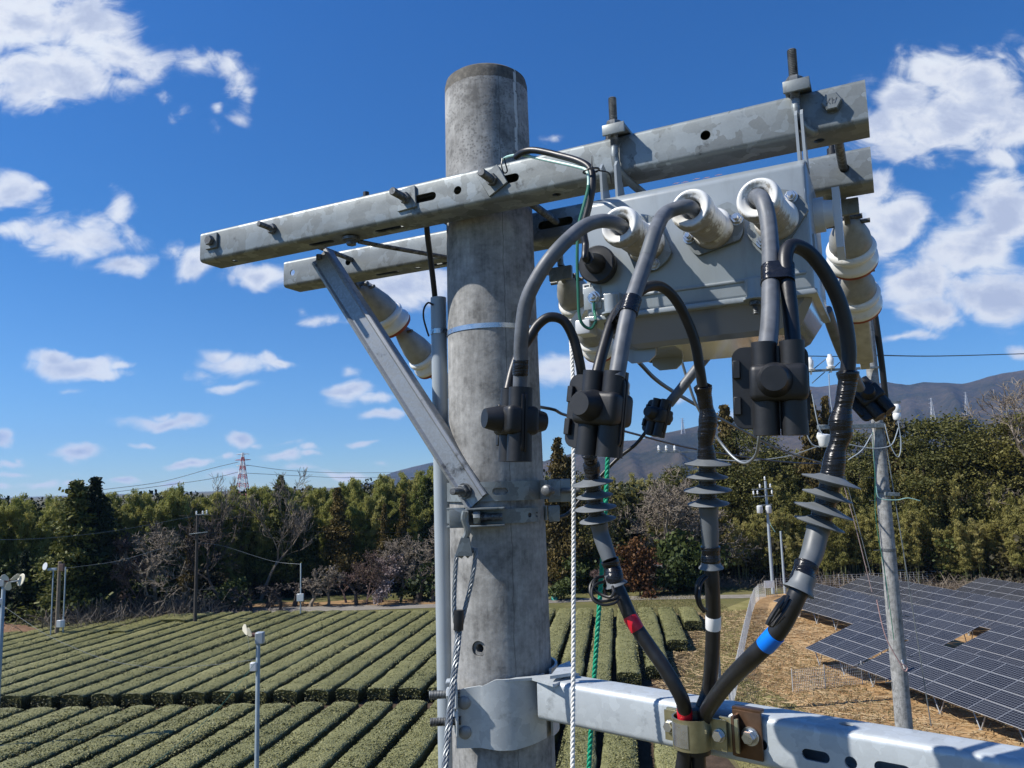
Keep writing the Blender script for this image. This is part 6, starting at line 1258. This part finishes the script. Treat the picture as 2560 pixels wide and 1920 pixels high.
# frost fans
def fan(x, dist, ytop, r, lab, side):
    rt, p, zt = cpole(x, dist, ytop, r, lab, PIPE, name='frost_fan', taper=1/500.)
    top = p+zz*zt; MB().box(top+V3((.05*side, 0, .12)), (.12, .12, .17), bev=.02, seg=1).build('motor_housing', PVC, rt)
    MB().box(top+V3((-.10, -.1, -.72)), (.10, .07, .13), bev=.02, seg=1).build('control_box', PAINTW, rt)
    hub = top+V3((-.28*side, -.05, .22)); ax = unit(V3((-.8*side, -.55, -.15))); MB().cyl(top+V3((0, 0, .2)), hub, .07, n=12).build('fan_motor', plain('rusty_motor', (.12, .06, .05), .7, 0, .3, 20), rt)
    x_a, y_a, _ = basis(ax)
    for k in range(3):
        a = k*2.094+.5; dr = math.cos(a)*x_a+math.sin(a)*y_a; tg = np.cross(ax, dr); b = MB(); q = hub+ax*.03
        poly = [(.04, -.03), (.16, -.11), (.34, -.15), (.44, -.08), (.46, .05), (.38, .12), (.18, .08), (.04, .03)]; nn = len(poly)
        f1 = [q+dr*u_+tg*v_+ax*(.25*v_) for u_, v_ in poly]; f2 = [s_+ax*.012 for s_ in f1]; b.add(f1+f2, [tuple(range(nn))[::-1], tuple(range(nn, 2*nn))]+[(i, (i+1) % nn, nn+(i+1) % nn, nn+i) for i in range(nn)]); b.build('fan_blade', plain('cream_fan_blade', (.62, .58, .46), .5, 0, .05, 10), rt)
    return rt, p, zt
rt1, pf1, zf1 = fan(650, 26, 1604, .062, 'frost fan on a grey steel pole in the near tea block', 1)
rt2, pf2, zf2 = fan(21, 43.7, 1462, .085, 'frost fan on a steel pole at the far left edge of the tea field', -1)
b = MB(); b.lathe(GP(64, 43.5, zat(64, 1449, 43.5)), (-.6, -1, .3), [(0, .05), (.02, .30), (.04, .28)], 12); b.build('fan_blade', plain('cream_blade', (.62, .58, .46), .5), rt2); MB().tube([pf2+zz*(zf2+.1), GP(64, 43.6, zat(64, 1450, 43.6))], .04, 6).build('fan_arm', PVC, rt2)
A_ = pf2+zz*(zat(26, 1512, 43.7)); B_ = pf1+zz*(zat(648, 1648, 26)); A_[2] = zat(26, 1512, 43.7); B_[2] = zat(648, 1648, 26)
wire([A_, GP(120, 37, zat(120, 1578, 37)), GP(200, 34, zat(200, 1617, 34)), GP(290, 31.5, zat(290, 1650, 31.5)), GP(400, 29.5, zat(400, 1667, 29.5)), GP(520, 27.5, zat(520, 1663, 27.5)), B_], .006, 'thin pale cable sagging between the two frost fans over the tea', WIRE)
wire([B_, GP(560, 24, zat(560, 1765, 24)), GP(470, 21, zat(470, 1850, 21)), GP(370, 18, zat(370, 1935, 18))], .006, 'thin green cable slanting down left from the near frost fan', GREENW)
# ---- shed
sp_ = GP(1628, 87); rt = thing('small_shed', 'small weathered shed with a rusty roof beside the rusty tree', 'shed', sp_)
MB().box(sp_+V3((0, 0, 1.3)), (1.1, 1.4, 1.3)).build('wall', plain('weathered_boards', (.24, .20, .17), .85, 0, .2, 3), rt)
MB().box(sp_+V3((.3, 0, 2.72)), (1.6, 1.9, .06), ((1, 0, -.12), (0, 1, 0), (.12, 0, 1))).build('roof', plain('rusty_roof', (.36, .17, .12), .7, 0, .2, 3), rt)
MB().box(sp_+V3((.3, -1.9, 2.60)), (1.6, .04, .10), ((1, 0, -.12), (0, 1, 0), (.12, 0, 1))).build('fascia', PAINTW, rt)
MB().box(sp_+V3((2.3, -.2, 1.95)), (.75, 1.1, .05), ((1, 0, -.45), (0, 1, 0), (.45, 0, 1))).build('lean_to_roof', PAINTW, rt)
MB().box(sp_+V3((.55, -1.405, .95)), (.35, .02, .95)).build('door', plain('grey_door', (.14, .12, .11), .8), rt)
MB().lathe(GP(1376, 80)-zz*.05, zz, [(0, .35), (.3, .33), (.5, .2), (.56, .03)], 14).build('green_cover', plain('turquoise_tarp', (.05, .35, .28), .5), None, GP(1376, 80), label='small turquoise cover on the grass just right of the concrete pole', cat='tarp')
# soil mound
R = np.random.default_rng(3); c0 = GP(28, 80); V = []; F = []
for i in range(13):
    for j in range(25):
        a = 2*math.pi*j/24; rr = i/12; V.append(c0+V3((math.cos(a)*rr*5.0, math.sin(a)*rr*2.2, (1.15*(1-rr**2)**1.2 if rr < 1 else 0)*(1+R.normal()*.10)-.02)))
for i in range(12):
    for j in range(24): q = i*25+j; F.append((q, q+1, q+26, q+25))
MB().add(V, F).build('soil_mound', gmat('reddish_soil', [(.3, (.13, .075, .045)), (.6, (.24, .145, .09)), (.8, (.34, .22, .14))], .8), None, c0, label='mound of reddish-brown soil at the far left beyond the tea field', cat='soil mound')

# ---- pylons
def pylon(x, dist, ytop, base_w, lab, mats, ybase=None, h=None, arms=3, levels=10, th=.18):
    p = GP(x, dist); zt = zat(x, ytop, dist); hh_ = h if h else zt; p[2] = zt-hh_; rt = thing('lattice_pylon', lab, 'pylon', p)
    W_ = lambda t_: base_w*(1-t_)**1.15*.5+base_w*.045
    for k in range(levels):
        t0, t1 = k/levels, (k+1)/levels; m_ = MB(); a, b_ = W_(t0), W_(t1); z0, z1 = hh_*t0, hh_*t1
        cs0 = [p+V3((sx*a, sy*a, z0)) for sx, sy in ((-1, -1), (1, -1), (1, 1), (-1, 1))]; cs1 = [p+V3((sx*b_, sy*b_, z1)) for sx, sy in ((-1, -1), (1, -1), (1, 1), (-1, 1))]
        for i in range(4):
            j = (i+1) % 4; m_.tube([cs0[i], cs1[i]], th, 4, caps=False); m_.tube([cs0[i], cs1[j]], th*.6, 3, caps=False); m_.tube([cs0[j], cs1[i]], th*.6, 3, caps=False); m_.tube([cs1[i], cs1[j]], th*.6, 3, caps=False)
        m_.build('lattice_section', mats[k % len(mats)], rt, smooth=0)
    out = []
    for k in range(arms):
        z = hh_*(.97-.12*k); L = base_w*(.55+.12*(k == 1)); m_ = MB()
        for s in (-1, 1):
            m_.tube([p+V3((0, 0, z+hh_*.02)), p+V3((s*L, 0, z))], th*.7, 3); m_.tube([p+V3((0, 0, z-hh_*.01)), p+V3((s*L, 0, z))], th*.7, 3); out.append(p+V3((s*L, 0, z)))
        m_.build('cross_arms', mats[(levels-1-k) % len(mats)], rt, smooth=0)
    return p, hh_, out
PRED = plain('pylon_red_paint', (.50, .09, .05), .6, 0, .05, .1); PWHT = plain('pylon_white_paint', (.75, .74, .72), .6, 0, .05, .1); PGR = plain('pylon_grey_steel', (.42, .43, .44), .6, .2, .05, .1)
p, hh_, tips = pylon(606, 900, 1132, 13, 'red and white lattice pylon rising above the trees at the left', [PWHT, PRED], levels=11, th=.42)
for k, (s, y0, y1) in enumerate(((-1, 1155, 1205), (-1, 1180, 1215), (1, 1163, 1180), (1, 1183, 1192))):
    z0 = zat(606+s*9, y0, 900); a = p+V3((s*5, 0, z0-p[2]))*1.0; a = V3((p[0]+s*5, p[1], z0))
    if s < 0: pts = [a, GP(520, 900, zat(520, y0+18, 900)), GP(400, 900, zat(400, y1, 900)), GP(250, 900, zat(250, y1+20, 900))]
    else: pts = [a, GP(720, 1000, zat(720, y1-4, 1000)), GP(850, 1150, zat(850, y1+2, 1150)), GP(990, 1300, zat(990, y1+1, 1300))]
    wire(pts, .30, ('upper power line left of the red and white pylon', 'lower power line left of the red and white pylon', 'upper power line right of the red and white pylon', 'lower power line right of the red and white pylon')[k], WIRE, name='power_line')
pylon(2345, 2200, 994, 13, 'left one of the grey lattice pylons in front of the right mountain, the largest', [PGR], h=90, th=.6, levels=8); pylon(2433, 2900, 979, 12, 'pale lattice pylon high on the mountain slope, second from the left', [PGR], h=75, th=.55, levels=8); pylon(2534, 3000, 1009, 12, 'small pale lattice pylon near the right edge on the mountain slope', [PGR], h=60, th=.55, levels=8); pylon(1714, 2900, 1045, 13, 'tiny lattice pylon on the low ridge between the rope and the right connector', [PGR], h=60, th=.6, levels=8)

# ---- mountains
MTN = gmat('wooded_mountain', [(.25, (.012, .018, .012)), (.42, (.040, .040, .026)), (.58, (.085, .068, .048)), (.8, (.15, .12, .09))], .003, 8, bump=1.0, bs=.012, bdist=30)
def ridge(name, prof, dist, depth, seed, nx=160, ny=34):
    R = np.random.default_rng(seed); xs = np.linspace(prof[0][0], prof[-1][0], nx); top = np.interp(xs, [p[0] for p in prof], [p[1] for p in prof])
    V = []; ph_ = R.uniform(0, 6, 8)
    for j in range(ny):
        t_ = j/(ny-1)
        for i, x in enumerate(xs):
            D_ = dist - depth*.55 + depth*1.1*t_; crest = zat(x, top[i], dist)
            k = 1-abs(t_-.5)*2; shape = k**.85; s = x*.011
            nz_ = sum(math.sin(s*(2**q)*1.3+ph_[q]+t_*(5+3*q))*.5**q for q in range(5))*.14*(1-k)*min(1, k*5)
            gul = abs(math.sin(s*2.6+ph_[5]+t_*3))*.30*(1-k)*min(1, k*4)
            p = GP(x, D_, max(-5, crest*(shape+nz_-gul))); 
            if j == 0 or j == ny-1: p[2] = -8
            V.append(p)
    F = [(j*nx+i, j*nx+i+1, (j+1)*nx+i+1, (j+1)*nx+i) for j in range(ny-1) for i in range(nx-1)]
    return MB().add(V, F).build(name, MTN, kind='structure', smooth=80)
ridge('mountain_ridge', [(1700, 1185), (1800, 1120), (1900, 1050), (1975, 990), (2030, 958), (2060, 962), (2110, 953), (2200, 960), (2230, 945), (2262, 953), (2290, 957), (2330, 949), (2370, 952), (2430, 953), (2470, 942), (2530, 925), (2600, 915), (2700, 905), (2900, 950), (3200, 1100)], 4300, 2600, 1)
ridge('low_hill_ridge', [(1280, 1178), (1340, 1160), (1380, 1145), (1440, 1130), (1500, 1110), (1560, 1100), (1600, 1098), (1660, 1082), (1720, 1068), (1800, 1050), (1900, 1040), (2050, 1080), (2300, 1120), (2500, 1160)], 3000, 1500, 2)
ridge('distant_hill', [(880, 1218), (930, 1205), (980, 1180), (1030, 1166), (1080, 1155), (1150, 1140), (1250, 1135), (1330, 1145), (1380, 1155), (1450, 1185), (1500, 1200)], 5200, 1800, 3)
# ---- haze
hb = MB(); x0, x1, y0, y1, z0, z1 = -6000, 7600, -400, 7600, -9.5, 620
hb.add([(x0, y0, z0), (x1, y0, z0), (x1, y1, z0), (x0, y1, z0), (x0, y0, z1), (x1, y0, z1), (x1, y1, z1), (x0, y1, z1)], [(0, 3, 2, 1), (4, 5, 6, 7), (0, 1, 5, 4), (1, 2, 6, 5), (2, 3, 7, 6), (3, 0, 4, 7)])
hm = bpy.data.materials.new('haze'); hm.use_nodes = True; th_ = NT(hm.node_tree); hm.node_tree.nodes.clear()
pv = th_.n('ShaderNodeVolumePrincipled', inp={'Color': (.32, .56, 1, 1), 'Density': .000075, 'Anisotropy': .2}); out = th_.n('ShaderNodeOutputMaterial'); th_.L.new(pv.outputs[0], out.inputs['Volume'])
hb.build('haze', hm, kind='stuff', smooth=0)
